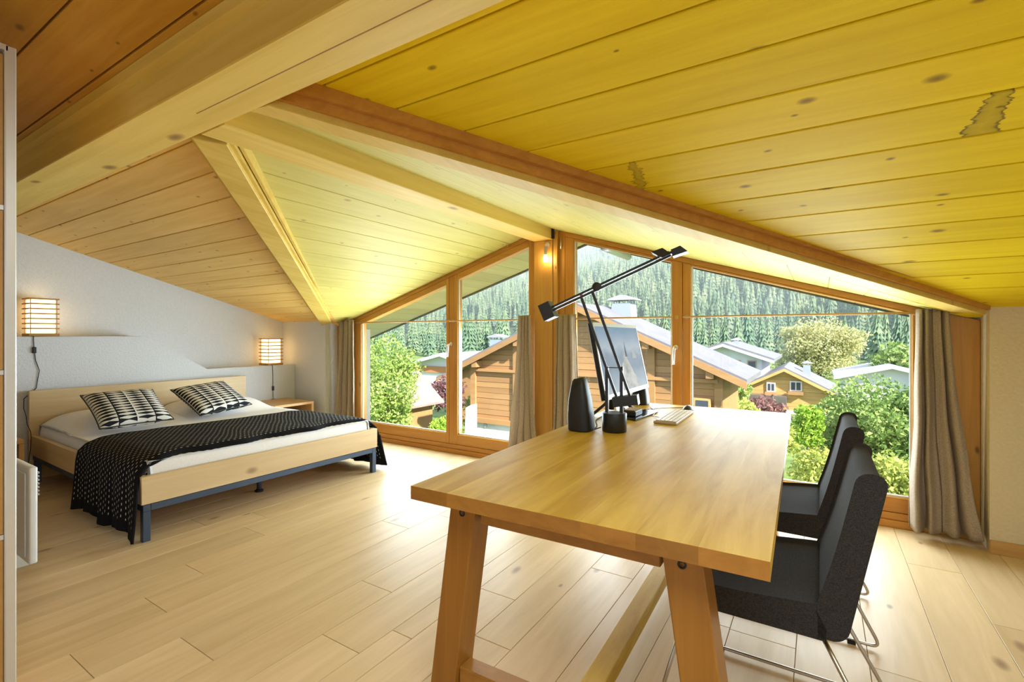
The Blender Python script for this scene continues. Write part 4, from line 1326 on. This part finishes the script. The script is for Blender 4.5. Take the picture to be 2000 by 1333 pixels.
for ya in (2.70, 3.08):
    tube('stand_leg', fillet([(-1.06, 2.89, 0.90), (-1.10, (ya + 2.89) / 2, 0.82), (-1.14, ya, TZ + 0.008)], 0.03), 0.009, 'black', mo, 8)
    tube('stand_leg', fillet([(-1.06, 2.89, 0.90), (-1.00, (ya * 0.3 + 2.89 * 0.7), 0.80), (-0.96, ya * 0.4 + 2.89 * 0.6, TZ + 0.008)], 0.03), 0.009, 'black', mo, 8)

tag(prism('graphics_tablet', [(-0.955, 2.70, TZ + 0.001), (-0.865, 2.66, TZ + 0.001), (-0.84, 3.02, TZ + 0.001), (-0.935, 3.05, TZ + 0.001)], (0, 0, 0.011), 'slate', None, bev=0.003), 'thin glossy black tablet lying in front of the monitor', 'tablet')
ro = thing('router', 'small dark device with brown top in front of the monitor', 'device', (-0.93, 2.78, 0.80))
box('body', -0.965, -0.885, 2.72, 2.85, TZ + 0.0125, TZ + 0.045, 'black', ro, bev=0.005)
box('top_plate', -0.958, -0.892, 2.727, 2.843, TZ + 0.0455, TZ + 0.049, 'groove', ro, bev=0.001)

kb = thing('keyboard', 'slim pale keyboard with cable on the desk', 'keyboard', (-0.70, 2.95, TZ))
def kbp(u, v): # u along length (near to far), v across
    a = Vector((-0.765, 2.655, 0)).lerp(Vector((-0.640, 2.650, 0)), v)
    b = Vector((-0.79, 3.245, 0)).lerp(Vector((-0.655, 3.255, 0)), v)
    return a.lerp(b, u)
def kbox(name, u0, u1, v0, v1, z0, z1, mat, parent, bev=0.0):
    q = [kbp(u0, v0), kbp(u0, v1), kbp(u1, v1), kbp(u1, v0)]
    return hexa(name, [p + Vector((0, 0, z0)) for p in q] + [p + Vector((0, 0, z1)) for p in q], mat, parent, bev)
kbox('body', 0.0, 0.78, 0.0, 1.0, TZ + 0.001, TZ + 0.015, 'keybase', kb, 0.003)
keyn = 0
for r_ in range(5):
    for c_ in range(14):
        u0 = 0.02 + 0.74 * c_ / 14 + 0.004
        u1 = 0.02 + 0.74 * (c_ + 1) / 14 - 0.004
        if r_ == 0 and 4 <= c_ <= 8:
            if c_ != 4: continue
            u1 = 0.02 + 0.74 * 9 / 14 - 0.004
        v1 = 0.95 - r_ * 0.18
        kbox('key', u0, u1, v1 - 0.15, v1, TZ + 0.0155, TZ + 0.0195, 'keys', kb)
tube('cable', fillet([(-0.775, 2.82, TZ + 0.008), (-0.83, 2.86, TZ + 0.004), (-0.86, 3.05, TZ + 0.004), (-0.95, 3.22, TZ + 0.004)], 0.05), 0.0022, 'grey', kb, 6)
ms = thing('mouse', 'black computer mouse at the far end of the keyboard', 'mouse', (-0.70, 3.22, TZ))
def mouse_fn(u, v):
    a = 2 * math.pi * u
    h = math.sin(v * math.pi / 2)
    r_ = math.cos(v * math.pi / 2)
    return (-0.705 + 0.032 * r_ * math.cos(a), 3.215 + 0.055 * r_ * math.sin(a), TZ + 0.001 + 0.034 * h)
grid_mesh('shell', mouse_fn, 24, 8, 'black', ms)
tube('cable', fillet([(-0.715, 3.26, TZ + 0.008), (-0.76, 3.30, TZ + 0.004), (-0.86, 3.22, TZ + 0.0035), (-0.93, 3.10, TZ + 0.0035)], 0.05), 0.002, 'rubber', ms, 6)

# ================================================================== outside
GZ = -5.2
M['lawn'] = plain('lawn', (0.13, 0.20, 0.045), 0.9, noise=0.35, scale=0.8)
M['forest_floor'] = plain('forest_floor', (0.05, 0.075, 0.04), 0.95, noise=0.4, scale=0.05)
M['bark'] = plain('bark', (0.10, 0.075, 0.05), 0.9, noise=0.3, scale=6)
M['leaf_maple'] = leafy('maple_leaves', [(0.16, 0.28, 0.05), (0.32, 0.44, 0.10), (0.56, 0.62, 0.28)])
M['leaf_bush'] = leafy('bush_leaves', [(0.10, 0.20, 0.05), (0.23, 0.34, 0.09), (0.44, 0.52, 0.20)])
M['leaf_bright'] = leafy('bright_leaves', [(0.17, 0.33, 0.03), (0.32, 0.48, 0.06), (0.44, 0.56, 0.12)])
M['leaf_yellow'] = leafy('yellowing_leaves', [(0.36, 0.37, 0.16), (0.54, 0.52, 0.26), (0.68, 0.64, 0.38)])
M['leaf_purple'] = leafy('copper_leaves', [(0.12, 0.05, 0.06), (0.22, 0.10, 0.11), (0.36, 0.24, 0.20)])
M['leaf_hedge'] = leafy('hedge_leaves', [(0.22, 0.32, 0.05), (0.42, 0.48, 0.10), (0.66, 0.66, 0.24)], scale=1.5)
M['spruce'] = leafy('spruce_needles', [(0.045, 0.105, 0.085), (0.14, 0.215, 0.135), (0.34, 0.39, 0.23)], scale=0.11, trans=0.2, isl=0.16)
M['house_wood'] = wood('weathered_larch', (0.39, 0.215, 0.092), (0.31, 0.16, 0.058), 'X', 5, rough=0.8, vary=0.10, along=0.05, bump=0)
M['house_wood2'] = wood('honey_larch', (0.58, 0.35, 0.13), (0.47, 0.27, 0.09), 'X', 5, rough=0.8, vary=0.10, along=0.05, bump=0)
M['roof_grey'] = plain('grey_sheet_roof', (0.17, 0.165, 0.19), 0.6, noise=0.10, scale=1.5)
M['roof_pink'] = plain('faded_shingle_roof', (0.30, 0.20, 0.18), 0.9, noise=0.15, scale=3)
M['roof_pale'] = plain('pale_metal_roof', (0.36, 0.36, 0.39), 0.5, noise=0.05, scale=1)
M['metal_blue'] = plain('chimney_sheet', (0.33, 0.38, 0.45), 0.4, 0.2)
M['dark_window'] = plain('dark_window_glass', (0.06, 0.07, 0.09), 0.1)
M['stone'] = plain('garden_stone', (0.34, 0.33, 0.32), 0.9, noise=0.3, scale=4)
M['orange_band'] = plain('orange_shutter_band', (0.45, 0.18, 0.07), 0.7)

struct(box('ground', -420, 260, 4.42, 175, GZ - 0.5, GZ, 'lawn'))

def hill_z(x, y):
    d = max(0.0, y - 150)
    z = GZ - 0.3 + d * 0.27 + 0.00012 * d * d
    k = min(1.0, d / 120)
    z += k * 26 * mnoise.noise(Vector((x / 140, y / 190, 0.3))) + k * 10 * mnoise.noise(Vector((x / 55, y / 60, 5.1)))
    return max(z, GZ - 0.3)
hs = grid_mesh('hillside', lambda u, v: (-900 + 1500 * u, 145 + 900 * v, hill_z(-900 + 1500 * u, 145 + 900 * v)), 110, 80, 'forest_floor', None)
struct(hs)

# --- conifers
def conifer_mesh(seed, tiers=10, sides=8):
    rnd = random.Random(seed)
    vs, fs = [], []
    def add(p): vs.append(p); return len(vs) - 1
    # trunk
    b = [add((0.02 * math.cos(a), 0.02 * math.sin(a), 0.0)) for a in (0, 2.1, 4.2)]
    t_ = add((0, 0, 0.9))
    for i in range(3): fs.append((b[i], b[(i + 1) % 3], t_))
    for k in range(tiers):
        f = k / tiers
        z0 = 0.07 + 0.83 * f
        z1 = min(1.0, z0 + (1.75 / tiers) * (1 - 0.25 * f))
        r0 = (0.150 * (1 - f) ** 0.9 + 0.018)
        ap = add((rnd.uniform(-.004, .004), rnd.uniform(-.004, .004), z1))
        ring = []
        ph = rnd.random() * 6
        for i in range(sides * 2):
            a = 2 * math.pi * i / (sides * 2) + ph
            r_ = r0 * (rnd.uniform(0.85, 1.15) if i % 2 == 0 else rnd.uniform(0.45, 0.68))
            ring.append(add((r_ * math.cos(a), r_ * math.sin(a), z0 - (0.022 if i % 2 == 0 else -0.022) + rnd.uniform(-0.012, 0.012))))
        for i in range(sides * 2):
            fs.append((ring[i], ring[(i + 1) % (sides * 2)], ap))
    me = bpy.data.meshes.new('spruce')
    me.from_pydata(vs, [], fs)
    me.materials.append(M['spruce'])
    return me
cmeshes = [conifer_mesh(s) for s in (1, 2, 3, 4)]
rt = random.Random(99)
ca = math.atan2(600, 950)
def vis_x(px, y):
    dx = px - 1000
    return y * (-507.5 + 0.8456 * dx) / (803.2 + 0.534 * dx)
spots = []
# belt of tall spruces behind the village
for i in range(300):
    for q in range(40):
        y = rt.uniform(96, 185)
        px = rt.uniform(680, 1860)
        if 1490 < px < 1700 and y < 120: y += 30
        if all((vis_x(px, y) - a[0]) ** 2 + (y - a[1]) ** 2 > 20 for a in spots): break
    spots.append((vis_x(px, y), y, rt.uniform(8.5, 13.0) * (0.8 + y / 420)))
near_forest = sorted(spots, key=lambda s: s[1])
for i, (x_, y_, h_) in enumerate(near_forest):
    o = bpy.data.objects.new('spruce', cmeshes[i % 4])
    COL.objects.link(o)
    o.location = (x_, y_, (GZ if y_ < 150 else hill_z(x_, y_)) - 0.3)
    o.scale = (h_ * 1.05, h_ * 1.05, h_)
    o.rotation_euler = (0, 0, rt.uniform(0, 6.28))
    tag(o, 'tall green spruce in the forest belt behind the village', 'tree', 'spruces in the forest belt')
# the rest of the mountain forest, one object
base = []
for me in [conifer_mesh(s_, 7, 5) for s_ in (11, 12, 13, 14)]:
    co = np.empty(len(me.vertices) * 3, np.float32); me.vertices.foreach_get('co', co)
    fc = np.empty(len(me.polygons) * 3, np.int32); me.polygons.foreach_get('vertices', fc)
    base.append((co.reshape(-1, 3), fc.reshape(-1, 3)))
V, F, nv = [], [], 0
for i in range(15500):
    y_ = 175 + 560 * rt.random() ** 1.2
    px = rt.uniform(560, 2060)
    x_ = vis_x(px, y_)
    c_, f_ = base[i % 4]
    h_ = rt.uniform(6.5, 12.5)
    a_ = rt.uniform(0, 6.28)
    s_, k_ = math.sin(a_), math.cos(a_)
    q = np.empty_like(c_)
    q[:, 0] = (c_[:, 0] * k_ - c_[:, 1] * s_) * h_ * 1.1 + x_
    q[:, 1] = (c_[:, 0] * s_ + c_[:, 1] * k_) * h_ * 1.1 + y_
    q[:, 2] = c_[:, 2] * h_ + hill_z(x_, y_) - 0.5
    V.append(q); F.append(f_ + nv); nv += len(c_)
V = np.concatenate(V); F = np.concatenate(F)
me = bpy.data.meshes.new('mountain_forest')
me.vertices.add(len(V)); me.vertices.foreach_set('co', V.ravel())
me.loops.add(F.size); me.loops.foreach_set('vertex_index', F.ravel().astype(np.int32))
me.polygons.add(len(F)); me.polygons.foreach_set('loop_start', np.arange(0, F.size, 3, dtype=np.int32))
me.update(calc_edges=True)
fo = link('mountain_forest', me, 'spruce')
tag(fo, 'dense spruce forest covering the mountain slope beyond the village', 'forest', kind='stuff')

# --- broadleaf plants
def leaf_cloud(name, blobs, size, mat, parent, seed):
    r = np.random.default_rng(seed)
    V, n = [], 0
    for (cx, cy, cz, rx, ry, rz, cnt) in blobs:
        d = r.normal(size=(cnt, 3)); d /= np.linalg.norm(d, axis=1)[:, None]
        rad = r.random(cnt) ** 0.42
        lump = 1 + 0.16 * np.sin(d[:, 0] * 5 + cx) * np.cos(d[:, 1] * 6 + cz) + 0.10 * np.sin(d[:, 2] * 9 + cy)
        p = d * (rad * lump)[:, None] * np.array([rx, ry, rz]) + np.array([cx, cy, cz])
        a = r.normal(size=(cnt, 3)); a /= np.linalg.norm(a, axis=1)[:, None]
        b = r.normal(size=(cnt, 3)); b -= a * (a * b).sum(1)[:, None]; b /= np.linalg.norm(b, axis=1)[:, None]
        s = size * r.uniform(0.6, 1.3, cnt)[:, None]
        q = np.stack([p - a * s, p - b * s * 0.55, p + a * s, p + b * s * 0.55], 1)
        V.append(q.reshape(-1, 3))
    V = np.concatenate(V).astype(np.float32)
    n = len(V) // 4
    me = bpy.data.meshes.new(name)
    me.vertices.add(len(V)); me.vertices.foreach_set('co', V.ravel())
    me.loops.add(n * 4); me.loops.foreach_set('vertex_index', np.arange(n * 4, dtype=np.int32))
    me.polygons.add(n); me.polygons.foreach_set('loop_start', np.arange(0, n * 4, 4, dtype=np.int32))
    me.update(calc_edges=True)
    return link(name, me, mat, parent)

def tree(name, label, cat, x, y, ztop, rx, rz, mat, leaf, cnt, seed, group=None, z0=None, trunk_r=0.12, ry=None):
    z0 = GZ if z0 is None else z0
    t = thing(name, label, cat, (x, y, z0), group)
    ry = ry or rx
    rr = random.Random(seed)
    cz = ztop - rz
    blobs = [(x, y, cz, rx * 0.85, ry * 0.85, rz * 0.9, cnt // 2)]
    for k in range(7):
        a = rr.uniform(0, 6.28); e = rr.uniform(-0.75, 0.8)
        blobs.append((x + rx * 0.6 * math.cos(a), y + ry * 0.6 * math.sin(a), cz + rz * 0.72 * e, rx * rr.uniform(0.32, 0.5), ry * rr.uniform(0.32, 0.5), rz * rr.uniform(0.25, 0.4), cnt // 14))
    leaf_cloud('foliage', blobs, leaf, mat, t, seed)
    bm = bmesh.new()
    add_tube(bm, [(x, y, z0), (x + 0.03, y, (z0 + cz) / 2), (x, y, cz + rz * 0.3)], [trunk_r, trunk_r * 0.8, trunk_r * 0.3], 8)
    for k in range(5):
        a = rr.uniform(0, 6.28)
        zz = cz - rz * rr.uniform(0.1, 0.6)
        add_tube(bm, [(x, y, zz), (x + rx * 0.55 * math.cos(a), y + ry * 0.55 * math.sin(a), zz + rz * 0.5)], [trunk_r * 0.45, trunk_r * 0.12], 6)
    link('trunk', bm_mesh('trunk', bm, True), 'bark', t)
    return t

tree('maple_tree', 'leafy light green tree close outside the window by the bed', 'tree', -13.5, 12.2, 1.35, 1.62, 2.3, 'leaf_maple', 0.062, 20000, 1)
tree('garden_tree', 'big leafy green shrub left of the right-hand curtain', 'tree', 1.35, 18.2, -0.05, 1.95, 1.55, 'leaf_bush', 0.07, 20000, 2)
tree('young_tree', 'slim young tree with bright leaves in front of the honey-coloured chalet', 'tree', -0.25, 14.2, -0.45, 0.36, 0.6, 'leaf_bright', 0.05, 3000, 3, trunk_r=0.035)
tree('autumn_tree', 'large round yellow-green tree in front of the forest', 'tree', 0.0, 82.0, 3.6, 5.7, 4.6, 'leaf_yellow', 0.19, 20000, 4, trunk_r=0.3)
tree('copper_tree', 'dark red-leaved tree behind the pinkish shingle roof', 'tree', -20.3, 24.5, -1.3, 1.25, 1.3, 'leaf_purple', 0.12, 1800, 5)
tree('garden_tree', 'small green tree between the grey-roofed houses', 'tree', -4.6, 33.0, -0.7, 1.35, 1.5, 'leaf_bush', 0.16, 1600, 6)
tree('flowering_bush', 'pinkish bush before the honey-coloured chalet', 'bush', -3.3, 36.5, -2.9, 1.7, 0.9, 'leaf_purple', 0.15, 1800, 7)
tree('garden_bush', 'pale green bush beside the corner of the big chalet', 'bush', -3.4, 27.5, -2.05, 1.3, 1.2, 'leaf_hedge', 0.13, 2200, 8)
tree('garden_bush', 'green bush below the pinkish shingle roof', 'bush', -14.4, 14.6, -2.35, 0.9, 0.8, 'leaf_bright', 0.08, 1800, 9)
tree('garden_bush', 'round bright bush right of the shed wall', 'bush', -13.05, 15.2, -2.05, 0.5, 0.6, 'leaf_bright', 0.07, 1600, 10)
tree('garden_bush', 'tall shrub squeezed between shed and big chalet', 'bush', -13.35, 18.4, -0.9, 0.8, 1.5, 'leaf_bush', 0.10, 2200, 11)
tree('garden_bush', 'yellow-green shrub at the foot of the white garden pillar', 'bush', -12.75, 15.9, -2.4, 0.45, 0.9, 'leaf_hedge', 0.07, 1100, 12)
tree('dark_tree', 'dark green tree at the far right above the hedge', 'tree', 6.6, 62.0, 0.6, 2.6, 2.6, 'leaf_bush', 0.26, 2200, 13)
for i, (px, y_, zt_, r_) in enumerate([(1450, 24, -3.2, 1.0), (1520, 26, -3.0, 1.1)]):
    tree('low_bush', ['low flowering bush behind the far corner of the desk', 'low pale bush under the windows of the honey-coloured chalet'][i], 'bush', vis_x(px, y_), y_, zt_, r_, 0.8, 'leaf_hedge', 0.11, 1500, 20 + i)
hedge = thing('hedge', 'bright yellow-green hedge below the window at right', 'hedge', (1.0, 14.4, GZ))
leaf_cloud('foliage', [(-0.1 + 0.5 * k, 14.3 + 0.1 * (k % 2), -2.32 - 0.07 * (k % 3), 0.55, 0.7, 0.78, 2400) for k in range(7)] + [(0.4 + 0.9 * k, 14.4, -4.1, 0.8, 0.8, 1.0, 500) for k in range(4)], 0.06, 'leaf_hedge', hedge, 31)
bm = bmesh.new()
for k in range(7):
    add_tube(bm, [(-0.1 + 0.5 * k, 14.4, GZ), (-0.05 + 0.5 * k, 14.4, -3.0)], [0.04, 0.02], 6)
link('stems', bm_mesh('stems', bm, True), 'bark', hedge)

# --- the big chalet in front of the window
def gable_house(name, label, x0, x1, y0, y1, zw, zr, ov_side, ov_front, ov_back, wall_mat, roof_mat, board_h=None, base_top=None, zbase=None, thick=0.16):
    zbase = GZ if zbase is None else zbase
    xm = (x0 + x1) / 2
    t = thing(name, label, 'house', (xm, (y0 + y1) / 2, zbase))
    sl = (zr - zw) / ((x1 - x0) / 2)
    zrf = lambda x: zr - sl * abs(x - xm)
    bt = zbase if base_top is None else base_top
    body = prism('walls', [(x0, y0, bt), (x1, y0, bt), (x1, y0, zrf(x1)), (xm, y0, zr), (x0, y0, zrf(x0))], (0, y1 - y0, 0), wall_mat, t)
    if base_top is not None:
        box('base_wall', x0 - 0.02, x1 + 0.02, y0 - 0.03, y1, zbase, base_top, 'white_render', t)
    if board_h:
        z = bt
        i = 0
        while z < zr - 0.05:
            zt_ = min(z + board_h - 0.012, zr - 0.03)
            def lim(zz):
                if zz <= zw: return x0, x1
                d = (zr - zz) / sl
                return xm - d, xm + d
            a0, a1 = lim(z); b0, b1 = lim(zt_)
            d_ = 0.035 + 0.012 * (i % 3 == 1)
            hexa('board', [(a0, y0 - d_, z), (a1, y0 - d_, z), (a1, y0 - 0.001, z), (a0, y0 - 0.001, z), (b0, y0 - d_, zt_), (b1, y0 - d_, zt_), (b1, y0 - 0.001, zt_), (b0, y0 - 0.001, zt_)], wall_mat, body)
            z += board_h
            i += 1
    for s_ in (-1, 1):
        e = xm + s_ * ((x1 - x0) / 2 + ov_side)
        ze = zrf(e)
        prism('roof_slope', [(xm, y0 - ov_front, zr + 0.02), (e, y0 - ov_front, ze + 0.02), (e, y0 - ov_front, ze + 0.02 + thick), (xm, y0 - ov_front, zr + 0.02 + thick)], (0, y1 - y0 + ov_front + ov_back, 0), roof_mat, t)
        prism('bargeboard', [(xm, y0 - ov_front - 0.04, zr - 0.13), (e, y0 - ov_front - 0.04, ze - 0.13), (e, y0 - ov_front - 0.04, ze + 0.10), (xm, y0 - ov_front - 0.04, zr + 0.10)], (0, 0.038, 0), wall_mat, t)
    return t, zrf

ch, czr = gable_house('chalet', 'big timber chalet with grey sheet roof right outside the windows', -12.9, -2.65, 17.2, 20.6, -0.03, 2.25, 0.75, 0.50, 0.45, 'house_wood', 'roof_grey', 0.235, -2.47)
for xk in (-12.8, -10.6, -5.0, -2.78):
    box('corner_post', xk - 0.13, xk + 0.13, 17.05, 17.16, -2.45, czr(xk) - 0.1, 'house_wood', ch)
for xk in (-12.5, -10.4, -7.78, -5.1, -3.0):
    box('purlin', xk - 0.12, xk + 0.12, 16.72, 17.16, czr(xk) - 0.34, czr(xk) - 0.08, 'house_wood', ch)
box('sill_beam', -12.95, -2.6, 17.02, 17.16, -2.60, -2.40, 'house_wood', ch)
box('tie_beam', -12.7, -2.8, 17.02, 17.16, -0.38, -0.26, 'house_wood', ch)
for (xa, xb, za, zb_) in ((-3.55, -3.02, -2.0, -0.9), (-9.0, -8.2, -2.0, -0.8)):
    f_ = box('window', xa, xb, 17.0, 17.12, za, zb_, 'house_wood2', ch)
    box('pane', xa + 0.07, xb - 0.07, 16.985, 16.998, za + 0.07, zb_ - 0.07, 'dark_window', f_)
vp = lathe('vent_cap', [(0.10, 0), (0.10, 0.03), (0.05, 0.05)], 'grey', ch, 14, (-12.2, 17.16, -2.72), (0, -1, 0))
def chimney(parent, x, y, z0, z1, w, d):
    c = hexa('chimney', [(x - w * 0.55, y - d / 2, z0), (x + w * 0.5, y - d / 2, z0), (x + w * 0.5, y + d / 2, z0), (x - w * 0.55, y + d / 2, z0),
                         (x - w * 0.42, y - d / 2, z1), (x + w * 0.42, y - d / 2, z1), (x + w * 0.42, y + d / 2, z1), (x - w * 0.42, y + d / 2, z1)], 'metal_blue', parent)
    for ax in (-1, 1):
        for ay in (-1, 1):
            box('chimney_strut', x + ax * w * 0.36 - 0.02, x + ax * w * 0.36 + 0.02, y + ay * d * 0.4 - 0.02, y + ay * d * 0.4 + 0.02, z1, z1 + 0.13, 'metal_blue', c)
    prism('chimney_cap', [(x - w * 0.66, y - d * 0.6, z1 + 0.13), (x + w * 0.66, y - d * 0.6, z1 + 0.13), (x + w * 0.58, y - d * 0.6, z1 + 0.20), (x, y - d * 0.6, z1 + 0.36), (x - w * 0.58, y - d * 0.6, z1 + 0.20)], (0, d * 1.2, 0), 'roof_pale', c)
    return c
chimney(ch, -7.0, 20.0, 1.7, 2.52, 0.92, 0.8)
for i in range(8):
    box('snow_guard', -4.9 + 0.22 * i, -4.82 + 0.22 * i, 19.0, 19.05, czr(-4.86 + 0.22 * i) + 0.17, czr(-4.86 + 0.22 * i) + 0.24, 'white_metal', ch)

# neighbours
h2, h2z = gable_house('chalet', 'honey-coloured gabled chalet with flower boxes in the middle distance', -5.35, 0.6, 45.0, 53.0, -3.2, -1.65, 0.65, 0.55, 0.6, 'house_wood2', 'roof_grey', 0.30, -4.9, thick=0.2)
for (xa, xb, za, zb_) in ((-2.0, -1.15, -3.35, -2.55), (-3.65, -3.0, -3.5, -2.75)):
    f_ = box('window', xa, xb, 44.85, 44.96, za, zb_, 'white_render', h2)
    box('pane', xa + 0.1, (xa + xb) / 2 - 0.04, 44.83, 44.845, za + 0.1, zb_ - 0.1, 'dark_window', f_)
    box('pane', (xa + xb) / 2 + 0.04, xb - 0.1, 44.83, 44.845, za + 0.1, zb_ - 0.1, 'dark_window', f_)
    box('flower_box', xa - 0.1, xb + 0.1, 44.55, 44.84, za - 0.28, za - 0.02, 'house_wood', h2)
box('balcony', -5.0, -2.2, 44.1, 44.96, -4.55, -3.75, 'fascia', h2)
chimney(h2, -0.9, 49.0, h2z(-0.9), -1.45, 0.6, 0.55)
h3, _ = gable_house('house', 'low house with flat grey roof behind the big chalet', -10.0, -4.1, 46.0, 54.0, -0.75, 0.25, 1.0, 0.8, 0.8, 'white_render', 'roof_grey', thick=0.25)
for xa in (-6.4, -5.2):
    f_ = box('window', xa, xa + 0.7, 45.9, 45.99, -1.75, -1.05, 'house_wood2', h3)
    box('pane', xa + 0.08, xa + 0.62, 45.88, 45.895, -1.67, -1.13, 'dark_window', f_)
chimney(h3, -6.6, 50.0, -0.3, 0.5, 0.7, 0.7)
h4, _ = gable_house('house', 'white house with pale roof and orange band behind the pinkish roof', -38.0, -27.5, 39.0, 46.0, -2.2, -0.95, 0.8, 1.0, 0.5, 'white_render', 'roof_pale', thick=0.2)
box('shutter_band', -37.9, -27.6, 38.8, 38.99, -2.85, -2.2, 'orange_band', h4)
for xa in (-33.2, -31.0, -29.6):
    f_ = box('window', xa, xa + 0.8, 38.88, 38.99, -4.2, -3.3, 'grey', h4)
    box('pane', xa + 0.1, xa + 0.7, 38.86, 38.875, -4.1, -3.4, 'dark_window', f_)
h5, _ = gable_house('house', 'house with pale roof behind the honey-coloured chalet', 2.0, 9.5, 58.0, 66.0, -2.9, -1.9, 0.8, 0.8, 0.8, 'white_render', 'roof_pale', thick=0.2)
h6, _ = gable_house('house', 'small grey-roofed house at the far right edge of the window', 8.0, 12.5, 56.0, 62.0, -3.3, -2.2, 0.5, 0.5, 0.5, 'white_render', 'roof_grey', thick=0.2)
h7, h7z = gable_house('house', 'low house whose metal chimney rises above the left eave of the big chalet', -23.0, -16.5, 27.5, 33.0, -1.9, -0.6, 0.5, 0.6, 0.5, 'house_wood', 'roof_grey', thick=0.2)
chimney(h7, -18.9, 28.2, -1.2, 0.85, 1.05, 0.9)
# shed with pinkish shingles: ridge runs away from the window
sh, _ = gable_house('garden_shed', 'brown shed with faded pinkish shingle roof below the leafy tree', -20.2, -17.2, 13.6, 19.4, -2.13, -0.87, 0.38, 0.4, 0.5, 'house_wood', 'roof_pink', thick=0.10)
box('shed_door', -17.19, -17.12, 16.4, 17.4, GZ, -3.0, 'fascia', sh)
# white garden pillar, fence, rocks
tag(hexa('garden_pillar', [(-12.25, 15.6, GZ), (-11.78, 15.6, GZ), (-11.78, 16.0, GZ), (-12.25, 16.0, GZ), (-12.08, 15.6, -1.75), (-11.78, 15.6, -1.60), (-11.78, 16.0, -1.60), (-12.08, 16.0, -1.75)], 'white_render', None, 0.02),
    'white rendered pillar at the left corner of the big chalet', 'pillar')
fn = thing('garden_fence', 'low brown wooden fence among the bushes below the shed', 'fence', (-12.2, 13.6, GZ))
for k in range(10):
    box('picket', -13.3 + 0.16 * k, -13.21 + 0.16 * k, 13.60, 13.63, -3.4, -2.62 - 0.03 * (k % 2), 'house_wood', fn)
for zz in (-3.2, -2.85):
    box('fence_rail', -13.35, -11.7, 13.635, 13.67, zz, zz + 0.07, 'house_wood', fn)
for xk in (-13.2, -11.8):
    box('fence_post', xk, xk + 0.09, 13.675, 13.76, GZ, -2.6, 'house_wood', fn)
for k, (x_, y_, r_) in enumerate([(-0.75, 19.5, 0.7), (-0.1, 20.3, 0.5), (-1.5, 21.5, 0.6)]):
    bm = bmesh.new()
    bmesh.ops.create_icosphere(bm, subdivisions=2, radius=r_)
    for v in bm.verts:
        v.co *= 1 + 0.25 * mnoise.noise(v.co * 2.3 + Vector((k, 0, 0)))
        v.co.z *= 0.65
        v.co += Vector((x_, y_, GZ + r_ * 0.3))
    tag(link('boulder', bm_mesh('boulder', bm), 'stone'), ['grey boulder on the lawn below the young tree', 'smaller grey boulder right of the young tree', 'grey boulder behind the young tree'][k], 'rock')

# valley haze between the village and the mountain
m = bpy.data.materials.new('valley_haze')
m.use_nodes = True
nt = m.node_tree
nt.nodes.remove(nt.nodes['Principled BSDF'])
vs_ = N(nt, 'ShaderNodeVolumeScatter')
vs_.inputs['Color'].default_value = (0.78, 0.90, 1.0, 1)
vs_.inputs['Density'].default_value = 0.0021
vs_.inputs['Anisotropy'].default_value = 0.1
nt.links.new(vs_.outputs[0], nt.nodes['Material Output'].inputs['Volume'])
hz = box('haze', -880, 560, 120, 1000, GZ - 1, 145, m)
tag(hz, 'thin bluish haze lying over the forested slope', 'haze', kind='stuff')
